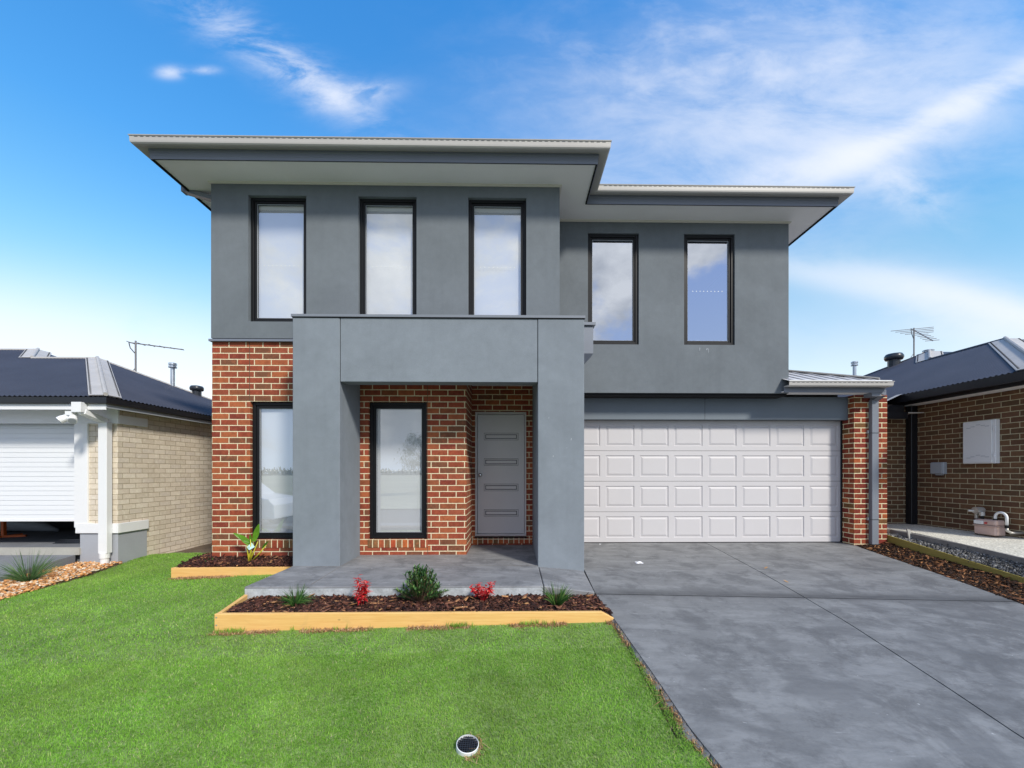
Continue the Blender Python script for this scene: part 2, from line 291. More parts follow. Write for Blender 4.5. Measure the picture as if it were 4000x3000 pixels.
M = dict(
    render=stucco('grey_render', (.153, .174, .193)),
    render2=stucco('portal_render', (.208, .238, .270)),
    lintel=paint('lintel_sheet', (.14, .17, .2), .6, .04, 2, .02, 80, .03),
    steel=paint('blue_grey_steel', (.17, .19, .235), .4, .03, 2, .02, 90, .02),
    steel_lt=paint('pale_grey_steel', (.19, .21, .245), .4, .03, 2, .02, 90, .02),
    gutter=paint('pale_gutter_steel', (.43, .415, .39), .4, .03, 2, .02, 90, .02),
    soffit=paint('soffit_sheet', (.85, .84, .83), .8, .03, 1, .02, 90, .02),
    bead=paint('cream_bead', (.62, .6, .53), .6, .03),
    black=paint('black_frame', (.007, .0075, .009), .45, .1, 6, .05, 90, .02, spec=.3),
    seal=paint('dark_gap', (.008, .008, .01), .9, .05, bump=0),
    white=paint('white_paint', (.78, .79, .8), .45, .02, 2, .02, 90, .02),
    white_door=paint('roller_white', (.78, .8, .82), .5, .01, 2, .0, 90, 0),
    blind=paint('blind_fabric', (.68, .69, .71), .8, .02, 1.5, .02, 300, .02),
    dot=paint('white_dot', (.85, .88, .9), .6, 0, bump=0),
    dot_faint=paint('faint_dot', (.70, .72, .73), .6, 0, bump=0),
    gdoor=paint('garage_door_paint', (.56, .545, .555), .55, .01, 2, .01, 120, .01),
    fdoor=paint('front_door_paint', (.60, .59, .59), .35, .03, 2, .015, 120, .02),
    chrome=paint('brushed_metal', (.7, .7, .72), .22, .05, 6, .02, 90, 0, metal=1),
    galv=paint('galvanised_steel', (.55, .6, .66), .35, .12, 9, .04, 60, .02, metal=.8),
    plinth=paint('grey_plinth_paint', (.36, .38, .42), .75, .04, 3, .04, 80, .15),
    hipcap=paint('hip_flashing', (.44, .425, .41), .7, .08, 2.5, .03, 60, .05, spec=.2),
    dark_gut=paint('charcoal_gutter', (.012, .014, .018), .35, .1, 4, .05, 60, .02),
    vent=paint('charcoal_vent', (.03, .035, .045), .3, .1, 6, .05, 60, .02),
    antenna=paint('weathered_aluminium', (.24, .23, .23), .5, .2, 20, .05, 60, 0, metal=.5),
    glass=glass('window_glass', .30, (.95, .97, 1)), glass2=glass('clear_window_glass', .62, (.85, .9, 1.)),
    roofL=corrug('corrugated_front', (.05, .052, .068), 0), roofS=corrug('corrugated_side', (.05, .052, .068), 1),
    seam=paint('light_roof_sheet', (.5, .5, .52), .45, .05, 2, .02, 60, .02),
    brick=brick('red_brick', [(136, 68, 50), (160, 90, 60), (144, 74, 54), (152, 82, 60), (118, 78, 58), (148, 72, 52), (140, 82, 56), (168, 96, 62), (128, 60, 48)], (226, 214, 180), u0=-4.31, m=.0122, flash=.45),
    sillbrick=brick('sill_brick', [(140, 66, 46), (184, 102, 58), (130, 98, 66), (172, 92, 62), (118, 88, 60), (166, 76, 50)], (226, 214, 180), w=.0845, h=.13, v0=.105, off=0, m=.0125, flash=.45),
    pier=brick('pier_brick', [(120, 54, 42), (162, 88, 52), (132, 62, 44), (146, 74, 52), (112, 80, 50), (128, 56, 46)], (232, 224, 184), u0=5.79, m=.0122, flash=.45),
    cream=brick('cream_brick', [(214, 202, 184), (222, 211, 194), (206, 194, 176), (216, 204, 186), (210, 199, 184)], (172, 158, 132), flash=.05, specks=.02, m=.0085, u0=-6.46),
    brown=brick('brown_brick', [(104, 78, 58), (112, 84, 62), (98, 72, 56), (108, 80, 62), (94, 74, 56)], (188, 178, 148), flash=.2, specks=.2, m=.0105, u0=.02),
    drive=concrete('driveway_concrete', (.170, .174, .177), (.25, .255, .258), (.098, .100, .104), 4.45),
    slab=concrete('porch_concrete', (.18, .183, .19), (.28, .285, .295), (.10, .103, .11)),
    slabedge=paint('slab_edge', (.42, .45, .47), .9, .22, 9, .12, 50, .6, bdist=.01),
    path=paint('aggregate_path', (.62, .6, .52), .9, .12, 5, .4, 45, .5, bdist=.006),
    nbrdrive=paint('neighbour_concrete', (.17, .18, .2), .85, .12, 3, .2, 90, .3),
    kerb=paint('concrete_kerb', (.2, .195, .19), .9, .15, 8, .1, 60, .3),
    sill_conc=paint('garage_threshold', (.4, .39, .35), .85, .06, 3, .05, 60, .1),
    pine=timber('pine_sleeper', (.72, .40, .12), (.82, .52, .19)),
    green_pine=timber('treated_pine', (.24, .2, .045), (.33, .27, .07), False),
    stake=timber('grey_stake', (.24, .23, .21), (.36, .35, .32), False),
    dirt=paint('dirt', (.12, .085, .055), .95, .25, 4, .25, 50, .6, bdist=.01),
    lawnsoil=paint('lawn_thatch', (.17, .25, .07), .95, .3, 5, .4, 60, .6, bdist=.01),
    farfield=paint('far_field', (.3, .3, .2), .95, .2, .05, .2, 2, 0),
    asphalt=paint('asphalt', (.05, .05, .052), .9, .1, 2, .2, 80, .3),
    room=paint('dim_room', (.05, .05, .05), .9, .1, bump=0),
    orange=paint('orange_paint', (.6, .12, .02), .5, .1, 10),
    meter=paint('meter_beige', (.56, .41, .36), .5, .04, 6, .03, 80, .05),
    elec=paint('grey_plastic', (.36, .39, .43), .5, .03),
    red=paint('red_plastic', (.5, .02, .03), .4, .05),
    yellow=paint('yellow_band', (.75, .45, .05), .5, .05),
    brass=paint('dull_pipe', (.5, .48, .44), .4, .1, 20, .05, 80, .05, metal=.5),
    mulch=rndmat('bark_mulch', [(0, (.02, .009, .007)), (.5, (.06, .022, .015)), (.85, (.13, .05, .033)), (.95, (.2, .085, .05)), (1, (.5, .26, .11))], .8, .35, 40, bump=.4),
    mulch2=rndmat('shredded_mulch', [(0, (.010, .006, .004)), (.6, (.035, .015, .008)), (.85, (.09, .036, .014)), (.95, (.24, .10, .04)), (1, (.5, .27, .12))], .8, .35, 40, bump=.4),
    pebble=rndmat('river_pebble', [(0, (.4, .17, .06)), (.35, (.62, .3, .11)), (.6, (.75, .42, .17)), (.8, (.55, .43, .32)), (1, (.85, .76, .6))], .7, .2, 30),
    gravel=rndmat('broken_gravel', [(0, (.07, .068, .065)), (.6, (.16, .155, .15)), (1, (.34, .34, .34))], .9, .25, 40, bump=.3),
    grass=rndmat('grass_blades', [(0, (.13, .30, .025)), (.4, (.22, .47, .048)), (.75, (.30, .56, .08)), (.93, (.42, .66, .15)), (1, (.66, .60, .34))], .5, .22, 2.0, transl=.4, patch=(.8, (.40, .53, .12), .45)),
    straw=rndmat('dry_thatch', [(0, (.2, .1, .045)), (.6, (.42, .25, .12)), (1, (.6, .42, .24))], .8, .2, 20),
    tuft=rndmat('strap_leaves', [(0, (.012, .05, .012)), (.6, (.045, .13, .03)), (1, (.15, .27, .06))], .45, .2, 12, transl=.2),
    tuft2=rndmat('grassy_clump', [(0, (.03, .08, .025)), (.6, (.08, .18, .06)), (1, (.2, .3, .12))], .5, .2, 12, transl=.2),
    redleaf=rndmat('red_leaves', [(0, (.4, .015, .02)), (.6, (.8, .04, .05)), (1, (.95, .3, .25))], .4, .15, 20, transl=.3),
    bushleaf=rndmat('dark_leaves', [(0, (.025, .07, .03)), (.6, (.06, .16, .05)), (1, (.2, .34, .08))], .4, .2, 20, transl=.15),
    bopleaf=rndmat('broad_leaf', [(0, (.03, .12, .015)), (1, (.15, .36, .03))], .35, .2, 14, transl=.3),
    stem=paint('yellow_stem', (.55, .5, .04), .45, .2, 20),
    twig=paint('brown_twig', (.1, .06, .035), .8, .1, 20),
    tagcard=paint('plant_tag_card', (.45, .68, .66), .4, .3, 40),
    bark=paint('tree_bark', (.14, .11, .09), .9, .3, 6, .2, 30, .5),
    crown=rndmat('tree_leaves', [(0, (.02, .05, .015)), (1, (.08, .12, .04))], .6, .2, 3),
    carwhite=paint('car_paint', (.75, .77, .8), .15, 0, bump=0), carglass=paint('car_glass', (.01, .012, .015), .05, 0, bump=0), rubber=paint('tyre_rubber', (.02, .02, .02), .8, .1),
    paper=paint('crumpled_tissue', (.85, .86, .9), .8, .03), dryleaf=paint('dry_leaf', (.5, .27, .1), .7, .2, 60),
)
# ------------------------------------------------------------------ terrain
def interp(x, xs, ys): return float(np.interp(x, xs, ys))
DY = [-30, -9, -3, -.5, 2.05, 2.78, 3.7, 4.4, 5.3, 7.3, 40]; DZ = [-.75, -.75, -.66, -.5, -.27, -.2, -.13, -.09, -.06, -.04, -.04]
def zl(Y): return interp(Y, DY, DZ)
def zd(X, Y): return zl(Y) - .024 * max(0, X - .9) * min(1, max(0, (7 - Y) / 2.7)) * (1 if Y > 1 else max(0, 1 - (1 - Y) / 3))
def G(X, Y):
    k = 1 if Y > 1 else max(0, 1 - (1 - Y) / 4)
    if X > .9:
        a = zd(min(X, 5.6), Y)
        if X > 5.6: a += interp(X, [5.6, 6.3, 6.6, 14], [-.02, -.25, -.3, -.3]) * (1 if Y > 1 else k)
        return a
    z = zl(Y) - .012 - k * .02 * (min(.9 - X, 3.65))
    if X < -2.75: z -= k * .03 * min(-2.75 - X, 1.95)
    if X < -4.7: z -= k * .08 * min(-4.7 - X, 1.6) * (1 - .5 * min(1, max(0, Y - 6.3)))
    return z
xs = [-400, -150, -60, -30, -16] + list(np.arange(-12, 12.01, .3)) + [16, 30, 60, 150, 400]
ys = [-400, -150, -60, -30, -18] + list(np.arange(-12, 12.01, .3)) + [16, 30, 60, 150, 400]
m = MB(); nx = len(xs)
m.v = [(x, y, G(x, y) - .05 + (.02 * noise.noise(Vector((x * 2, y * 2, 0))) - .02 if y > 1 else 0)) for y in ys for x in xs]
m.f = [(j * nx + i, j * nx + i + 1, (j + 1) * nx + i + 1, (j + 1) * nx + i) for j in range(len(ys) - 1) for i in range(nx - 1)]
tag(m.build('ground', M['dirt'], smooth=True), kind='structure')
# paddock, road and footpath on the camera's side of the street
def sheet(name, mat, x0, x1, y0, y1, dz, nxs=24, nys=6, zf=None):
    m = MB(); X = np.linspace(x0, x1, nxs); Y = np.linspace(y0, y1, nys); f = zf or G
    m.v = [(x, y, f(x, y) + dz) for y in Y for x in X]
    m.f = [(j * nxs + i, j * nxs + i + 1, (j + 1) * nxs + i + 1, (j + 1) * nxs + i) for j in range(nys - 1) for i in range(nxs - 1)]
    return tag(m.build(name, mat, smooth=True), kind='structure')
sheet('road', M['asphalt'], -60, 60, -9, -3.2, .02, zf=lambda x, y: -.75)
sheet('footpath', M['nbrdrive'], -60, 60, -2.2, -.9, .05, zf=lambda x, y: interp(y, [-3, -.5], [-.64, -.5]))
sheet('paddock', M['farfield'], -390, 390, -390, -9.4, .06, 40, 40, zf=lambda x, y: -.75)
# ------------------------------------------------------------------ driveway (four slabs with open joints)
DLy = [-3, 2.03, 2.27, 2.8, 3.72, 4.4, 5.3, 7.6]; DLx = [1.5, 1.05, 1.0, .97, .912, .87, .91, .96]
DRy = [-3, 1, 4.32, 6.9, 7.02, 7.6]; DRx = [4.2, 4.6, 5.39, 5.77, 5.85, 5.85]
JY = [-3, 2.3, 3.8, 7.15, 7.6]; JX = [2.6, 2.86, 3.06, 3.353, 3.37]
fL = lambda y: interp(y, DLy, DLx); fR = lambda y: interp(y, DRy, DRx); fJ = lambda y: interp(y, JY, JX)
m = MB()
def slabgrid(m, fa, fb, y0, y1, zf, nx=14, ny=30, th=.12):
    Y = np.linspace(y0, y1, ny); top = []
    for y in Y:
        a, b = fa(y), fb(y)
        for i in range(nx): x = a + (b - a) * i / (nx - 1); top.append((x, y, zf(x, y)))
    bot = [(x, y, z - th) for x, y, z in top]; n = nx * ny
    f = [(j * nx + i, j * nx + i + 1, (j + 1) * nx + i + 1, (j + 1) * nx + i) for j in range(ny - 1) for i in range(nx - 1)]
    per = [i for i in range(nx)] + [j * nx + nx - 1 for j in range(1, ny)] + [(ny - 1) * nx + i for i in range(nx - 2, -1, -1)] + [j * nx for j in range(ny - 2, 0, -1)]
    f += [(per[k], per[k] + n, per[(k + 1) % len(per)] + n, per[(k + 1) % len(per)]) for k in range(len(per))]
    m.add(top + bot, f)
g = .006
for ya, yb in ((-1., 4.4 - g), (4.4 + g, 7.6)):
    slabgrid(m, fL, lambda y: fJ(y) - g, ya, yb, zd); slabgrid(m, lambda y: fJ(y) + g, fR, ya, yb, zd)
tag(m.build('driveway', M['drive']), kind='structure')
m = MB(); slabgrid(m, lambda y: fL(y) + .05, lambda y: fR(y) - .05, -.9, 7.5, lambda x, y: zd(x, y) - .035, th=.03); tag(m.build('driveway_base', M['seal']), kind='structure')
m = MB()
for a_, b_ in ((fL, lambda y: fJ(y) - .01), (lambda y: fJ(y) + .01, fR)):
    N9 = 12; xa9, xb9 = a_(4.4), b_(4.4)
    for k in range(N9):
        p0 = xa9 + (xb9 - xa9) * k / N9; p1_ = xa9 + (xb9 - xa9) * (k + 1) / N9; m.bar((p0, 4.4, zd(p0, 4.4) - .001), (p1_, 4.4, zd(p1_, 4.4) - .001), .009, .005)
tag(m.build('driveway_joint', M['seal']), kind='structure')
# broken mortar lip along the driveway's left edge
m = MB()
for k in range(46):
    y = 1.7 + 2.6 * k / 46; x = fL(y) - .004; w = .012 + .03 * random.random() * (1.6 if y < 2.9 else .7); z = zd(x, y)
    m.hexa([(x - w, y, z - .1), (x, y, z - .1), (x, y + .075, z - .1), (x - w * .9, y + .075, z - .1)], [(x - w * .8, y, z - .012 - .01 * random.random()), (x, y, z - .003), (x, y + .075, z - .003), (x - w * .7, y + .075, z - .014)])
tag(m.build('driveway_edge', M['kerb']), kind='structure')
# ------------------------------------------------------------------ porch slab and path apron
SL = -2.8
m = MB()
# top outline left block, then the ramped right block
m.hexa([(SL, 4.37, -.25), (.312, 4.39, -.25), (.312, 6.83, -.25), (SL, 6.83, -.25)], [(SL, 4.37, .012), (.312, 4.39, .0), (.312, 6.83, .012), (SL, 6.83, .012)])
so = m.build('porch_slab', M['slab'], bevel=.012, seg=2); tag(so, kind='structure')
m = MB()
m.hexa([(.32, 4.40, -.25), (.862, 4.43, -.25), (.905, 5.6, -.25), (.32, 5.6, -.25)], [(.32, 4.40, -.004), (.862, 4.43, -.078), (.905, 5.6, -.055), (.32, 5.6, -.004)])
tag(m.build('path_apron', M['slab'], bevel=.008), kind='structure')
m = MB(); m.box(SL + .01, .30, 4.366, 4.372, -.2, -.012); tag(m.build('slab_face', M['slabedge']), kind='structure')
m = MB()   # tooled joint running diagonally over the slab
a = onZ(733, 1225, .014); b = onZ(672, 1262, .014); m.bar((a[0], a[1], .0125), (b[0], b[1], .0125), .012, .003); m.bar((SL, 5.3, .0125), (.3, 5.3, .0125), .008, .003)
tag(m.build('slab_joint', M['kerb']), kind='structure')
# ------------------------------------------------------------------ THE HOUSE
HS = empty('two_storey_house', (0, 6, 0), 'grey rendered and red brick two storey house with flat looking eaves and double garage', 'house')
def P(mb, name, mat, parent=None, **k): return mb.build(name, M[mat], parent or HS, **k)
W1 = [(-3.785, -2.965), (-2.225, -1.395), (-.655, .18)]
GW = [(-3.77, -2.935), (-2.087, -1.25)]; gz = (.235, 2.213); uz = (3.35, 5.15)
XR = .662; XE = 4.545; YB = 16
P(MB().wall(-4.31, -.684, -.45, 3.06, 6.02, 6.24, [(a, b, gz[0], gz[1]) for a, b in GW]), 'brick_wall', 'brick')
P(MB().box(-4.31, -4.09, 6.24, YB, -.45, 3.06), 'brick_wall', 'brick')
P(MB().box(-.9, -.684, 6.24, 6.83, -.3, 3.0), 'brick_wall', 'brick')
P(MB().wall(-.9, .9, -.3, 3.0, 6.83, 7.03, [(-.635, .206, .152, 2.19)]), 'brick_wall', 'brick')
P(MB().box(-.68, .3, 6.824, 6.829, .035, .149), 'brick_course', 'sillbrick')
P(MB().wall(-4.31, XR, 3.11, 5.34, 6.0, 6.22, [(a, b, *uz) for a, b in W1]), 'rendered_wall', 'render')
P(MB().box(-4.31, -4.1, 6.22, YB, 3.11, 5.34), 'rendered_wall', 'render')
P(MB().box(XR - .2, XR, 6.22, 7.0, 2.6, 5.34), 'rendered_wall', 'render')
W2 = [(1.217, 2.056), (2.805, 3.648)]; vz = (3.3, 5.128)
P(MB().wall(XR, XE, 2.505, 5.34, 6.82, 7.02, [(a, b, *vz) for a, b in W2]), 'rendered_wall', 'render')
P(MB().box(XE - .2, XE, 7.02, YB, 2.505, 5.34), 'rendered_wall', 'render')
P(MB().box(-4.33, -2.80, 5.975, 6.1, 3.062, 3.092), 'flashing', 'steel')
P(MB().box(-4.29, XR, 6.03, 6.2, 3.092, 3.112), 'flashing', 'seal')
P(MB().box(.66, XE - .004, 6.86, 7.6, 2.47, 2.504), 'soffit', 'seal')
P(MB().box(-4.1, XE, YB - .2, YB, -.4, 5.33), 'rendered_wall', 'render')
P(MB().box(-4.08, .45, 6.3, YB - .25, 2.95, 3.04).box(.45, 4.3, 7.06, YB - .25, 2.95, 3.04), 'floor_slab', 'room')
# portal
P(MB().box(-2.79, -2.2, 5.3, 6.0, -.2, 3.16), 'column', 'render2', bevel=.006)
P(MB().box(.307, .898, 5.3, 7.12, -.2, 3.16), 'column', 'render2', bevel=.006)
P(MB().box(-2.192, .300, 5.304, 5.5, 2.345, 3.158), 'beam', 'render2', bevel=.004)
P(MB().box(-2.2, .306, 5.5, 5.99, 2.9, 3.1), 'portal_roof', 'steel')
P(MB().box(-2.803, .91, 5.283, 5.52, 3.161, 3.192).box(.6, .91, 5.52, 6.81, 3.161, 3.192).box(-2.803, -2.55, 5.52, 5.995, 3.161, 3.192), 'parapet_cap', 'steel_lt')
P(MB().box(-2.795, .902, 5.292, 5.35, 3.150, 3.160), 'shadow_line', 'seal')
P(MB().box(-2.2, .306, 5.5, 6.018, 2.61, 2.64).box(-.68, .306, 6.018, 6.829, 2.61, 2.64), 'ceiling', 'soffit')
# joint gaps between column and beam
MB().box(-2.2, -2.192, 5.316, 5.45, 2.35, 3.15).box(.3, .307, 5.316, 5.45, 2.35, 3.15).each('control_joint', M['seal'], HS)
# rainhead on the portal's right flank
x1 = XatY(1281.5, 6.1); z0 = ZatY(1270, 764, 6.1); z1 = ZatY(1270, 706, 6.1)
rh = P(MB().box(.9, x1, 6.1, 6.3, z0, z1), 'rainwater_head', 'steel_lt', bevel=.003)
P(MB().box(.9, x1 + .03, 6.07, 6.32, z1 + .02, z1 + .06).box(.9, x1 - .01, 6.12, 6.29, z1, z1 + .02), 'head_rim', 'steel_lt', rh)
zb = z0 - .2; P(MB().hexa([(.9, 6.24, zb), (.98, 6.24, zb), (.98, 6.3, zb), (.9, 6.3, zb)], [(.9, 6.102, z0 - .001), (x1 - .004, 6.102, z0 - .001), (x1 - .004, 6.3, z0 - .001), (.9, 6.3, z0 - .001)]), 'head_funnel', 'steel', rh)
# windows
def rect_frame(m, x0, x1, z0, z1, w, y0, y1):
    m.box(x0, x0 + w, y0, y1, z0, z1); m.box(x1 - w, x1, y0, y1, z0, z1); m.box(x0 + w, x1 - w, y0, y1, z0, z0 + w); m.box(x0 + w, x1 - w, y0, y1, z1 - w, z1); return m
def window(x0, x1, z0, z1, yw, blind, dots, lab, setback=.07, gm='glass', dotz=.52, brick_sill=False, w1=.036, w2=.04):
    y = yw + setback
    f = P(rect_frame(MB(), x0 + .003, x1 - .003, z0 + .003, z1 - .003, w1, y, y + .09), 'window', 'black', bevel=.003); f['label'] = lab
    a, b, c, d = x0 + w1, x1 - w1, z0 + w1, z1 - w1
    P(rect_frame(MB(), a, b, c, d, w2, y + .02, y + .075), 'sash', 'black', f, bevel=.004)
    P(rect_frame(MB(), a + w2, b - w2, c + w2, d - w2, .005, y + .03, y + .04), 'glazing_bead', 'elec', f)
    P(MB().add([(a + w2 - .004, y + .045, c + w2 - .004), (b - w2 + .004, y + .045, c + w2 - .004), (b - w2 + .004, y + .045, d - w2 + .004), (a + w2 - .004, y + .045, d - w2 + .004)], [(0, 1, 2, 3)]), 'pane', gm, f)
    if blind: P(MB().box(a + .02, b - .02, y + .075, y + .078, c - .01, d - .02), 'blind', 'blind', f)
    if dots:
        m = MB(); cx = (a + b) / 2; zz = z0 + (z1 - z0) * dotz
        for k in range(9):
            x = cx + (k - 4) * .062 * (b - a) / .76
            vs = [(x + .0075 * math.cos(t * math.pi / 4), y + .0435, zz + .0075 * math.sin(t * math.pi / 4)) for t in range(8)]; m.add(vs, [tuple(range(8))])
        m.each('dot', M['dot' if not blind else 'dot_faint'], f)
    if brick_sill: P(MB().box(x0 - .01, x1 + .01, yw - .006, yw + .12, z0 - .117, z0 - .001), 'sill', 'sillbrick', f)
    return f
names = ['leftmost upper window with white blind', 'upper window with white blind over the portal', 'upper window with white blind nearest the setback wing']
for (a, b), nme in zip(W1, names): window(a, b, *uz, 6.0, True, True, nme, setback=.055, dotz=.47)
for (a, b), nme in zip(W2, ['upper window beside the portal mirroring bright cloud', 'rightmost upper window mirroring dark blue sky']):
    window(a, b, *vz, 6.82, False, a > 2, nme, setback=.03, gm='glass2', dotz=.5, w1=.045, w2=.035)
for (a, b), nme in zip(GW, ['tall ground floor window half behind the portal column', 'tall window inside the portal']):
    window(a, b, *gz, 6.02, True, True, nme, brick_sill=True, dotz=.5, w1=.045, w2=.045, setback=.045)
m = MB()
for u, v, w_, h_ in ((1185, 904, .008, .02), (1233, 951, .012, .03), (1194, 987, .014, .02), (1224, 968, .006, .012)):
    x, z = XatY(u, 5.298), ZatY(u, v, 5.298); m.add([(x, 5.2985, z), (x + w_ * .4, 5.2985, z - h_ * .2), (x + w_, 5.2985, z + h_ * .8), (x + w_ * .3, 5.2985, z + h_)], [(0, 1, 2, 3)])
for u, v, w_, h_ in ((1511, 757, .012, .05), (1526, 756, .02, .03), (1530, 762, .008, .07)):
    x, z = XatY(u, 6.817), ZatY(u, v, 6.817); m.add([(x, 6.8185, z), (x + w_ * .5, 6.8185, z), (x + w_, 6.8185, z + h_), (x + w_ * .4, 6.8185, z + h_)], [(0, 1, 2, 3)])
m.each('paint_mark', M['elec'], HS)
# front door
fr = P(rect_frame(MB(), -.634, .205, .152, 2.189, .028, 6.85, 7.0), 'door_frame', 'fdoor', bevel=.004)
dx0, dx1, dz0, dz1 = -.600, .171, .185, 2.155
m = MB(); m.box(dx0, dx1, 6.905, 6.945, dz0, dz1)
fd = P(m, 'front_door', 'fdoor', bevel=.002)
for v in (943, 998, 1053, 1108):
    zc = ZatY(1080, v, 6.9); a, b = XatY(1046, 6.9), XatY(1119, 6.9); hh = .055
    pm = MB(); rect_frame(pm, a, b, zc - hh, zc + hh, .014, 6.896, 6.9045); pm.box(a + .03, b - .03, 6.898, 6.9045, zc - hh + .03, zc + hh - .03); P(pm, 'door_moulding', 'fdoor', fd, bevel=.003)
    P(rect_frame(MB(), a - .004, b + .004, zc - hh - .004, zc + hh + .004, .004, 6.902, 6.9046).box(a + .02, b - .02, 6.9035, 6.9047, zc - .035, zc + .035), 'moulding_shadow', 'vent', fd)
xk, zk = XatY(1037, 6.87), ZatY(1037, 1026, 6.87)
m = MB(); kn = MB(); kn.lathe([(.028, 0), (.03, .006), (.012, .01), (.012, .03), (.026, .045), (.028, .058), (.015, .068), (.001, .069)], (0, 0, 0), 18)
kn.v = [(xk + x, 6.903 - z, zk + y) for x, y, z in kn.v]; P(kn, 'handle', 'chrome', fd, smooth=True)
P(MB().box(-.64, .21, 6.80, 6.9, .128, .151), 'threshold', 'black', bevel=.003)
P(MB().box(-3.782, -3.774, 6.0185, 6.025, 2.22, 3.06), 'control_joint', 'twig')
P(MB().box(-1.245, -1.238, 6.0185, 6.025, .02, 2.6), 'control_joint', 'twig')
# garage
P(MB().box(.898, 5.835, 7.13, 7.2, 2.105, 2.503), 'lintel', 'lintel', bevel=.003)
P(MB().box(XatY(1523, 7.12), XatY(1523, 7.12) + .004, 7.1285, 7.1305, 2.11, 2.5), 'lintel_joint', 'seal')
P(MB().box(5.79, 6.36, 7.0, 7.35, -.25, 2.515), 'pier', 'pier')
P(MB().box(6.14, 6.36, 7.35, 15, -.25, 2.515), 'brick_wall', 'pier')
P(MB().box(.9, 5.79, 7.36, 7.5, 2.0, 2.6), 'door_head', 'room')
P(MB().box(5.775, 5.789, 7.25, 7.34, -.04, 2.1), 'door_seal', 'seal')
GX0, GX1, GZ0, GZ1, GY = .96, 5.782, -.030, 2.112, 7.28
gd = P(MB().box(GX0, GX1, GY + .03, GY + .06, GZ0, GZ1 + .02), 'garage_door', 'seal')
P(MB().box(GX0 - .04, GX1 + .004, GY - .004, GY + .03, GZ0 - .012, GZ0 - .001), 'bottom_seal', 'seal', gd)
pw = (GX1 - GX0) / 8; sh = (GZ1 - GZ0) / 4
for r in range(4):
    m = MB(); za = GZ0 + r * sh + .003; zb2 = GZ0 + (r + 1) * sh - .003
    m.add([(GX0, GY, zb2), (GX1, GY, zb2), (GX1, GY + .028, zb2), (GX0, GY + .028, zb2)], [(0, 1, 2, 3)]); m.add([(GX0, GY, za), (GX1, GY, za), (GX1, GY + .028, za), (GX0, GY + .028, za)], [(3, 2, 1, 0)])
    for c in range(8):
        xa = GX0 + c * pw; xb = xa + pw
        rings = [(xa, xb, za, zb2, 0)]; ox, oz = pw * .085, sh * .15
        for ins, dep in ((0, 0), (.007, .012), (.017, .012), (.05, .001), (.055, .001)): rings.append((xa + ox + ins, xb - ox - ins, za + oz + ins, zb2 - oz - ins, dep))
        vs = []
        for a, b, c_, d, e in rings: vs += [(a, GY + e, c_), (b, GY + e, c_), (b, GY + e, d), (a, GY + e, d)]
        fs = []
        for k in range(len(rings) - 1):
            for q in range(4): fs.append((k * 4 + q, k * 4 + (q + 1) % 4, (k + 1) * 4 + (q + 1) % 4, (k + 1) * 4 + q))
        k = (len(rings) - 1) * 4; fs.append((k, k + 1, k + 2, k + 3)); m.add(vs, fs)
    P(m, 'door_section', 'gdoor', gd)
# eaves of the main roof
OUT = [(-4.31, 6.0), (XR, 6.0), (XR, 6.82), (XE, 6.82), (XE, YB), (-4.31, YB)]
P(MB().sweep(OUT, [(-.02, 5.330), (.45, 5.330), (.45, 5.345), (-.02, 5.345)]), 'soffit', 'soffit')
P(MB().sweep(OUT, [(.002, 5.306), (.012, 5.306), (.03, 5.318), (.03, 5.329), (.002, 5.329)]), 'soffit_bead', 'bead')
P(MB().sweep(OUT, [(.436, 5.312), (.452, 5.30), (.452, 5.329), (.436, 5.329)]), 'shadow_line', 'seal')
P(MB().sweep(OUT, [(.4525, 5.308), (.462, 5.308), (.462, 5.345), (.466, 5.35), (.466, 5.40), (.472, 5.405), (.472, 5.47), (.4525, 5.47)]), 'fascia', 'steel')
gp = [(.473, 5.437), (.56, 5.412), (.585, 5.412), (.597, 5.425), (.6, 5.445), (.602, 5.498), (.61, 5.502), (.612, 5.512), (.6, 5.516), (.592, 5.508), (.59, 5.45), (.578, 5.43), (.56, 5.424), (.473, 5.45)]
gu = P(MB().sweep(OUT, gp), 'gutter', 'gutter')
def slots(m, x0, x1, y, z, L=.045, gap=.075, w=.004):
    x = x0
    while x < x1 - L: m.box(x, x + L, y - .0015, y + .001, z, z + w); x += gap
    return m
P(slots(slots(MB(), -4.85, 1.2, 5.3975, 5.487), 1.35, 5.1, 6.2175, 5.487), 'overflow_slots', 'vent', gu)['kind'] = 'stuff'
o = .6; L0, R0, F0, F1, Rm, B0 = -4.31 - o, XE + o, 6 - o, 6.82 - o, XR + o, YB + o
rv = [(L0, F0, 5.52), (Rm, F0, 5.52), (Rm, F1, 5.52), (R0, F1, 5.52), (R0, B0, 5.52), (L0, B0, 5.52), (-.1, 10.4, 7.1), (.3, 11.5, 7.1)]
P(MB().add(rv, [(0, 1, 6), (1, 2, 6), (2, 3, 7, 6), (3, 4, 7), (4, 5, 7), (5, 0, 6, 7), (5, 4, 3, 2, 1, 0)]), 'roof', 'seam')
# left side gutter offtake running back to the wall
P(MB().box(-4.87, -4.78, 6.17, 6.27, 5.31, 5.44).bar((-4.83, 6.22, 5.34), (-4.33, 6.22, 5.20), .1, .06).bar((-4.35, 6.22, 5.22), (-4.35, 6.22, .1), .1, .06, up=(1, 0, 0)), 'downpipe', 'steel', bevel=.003)
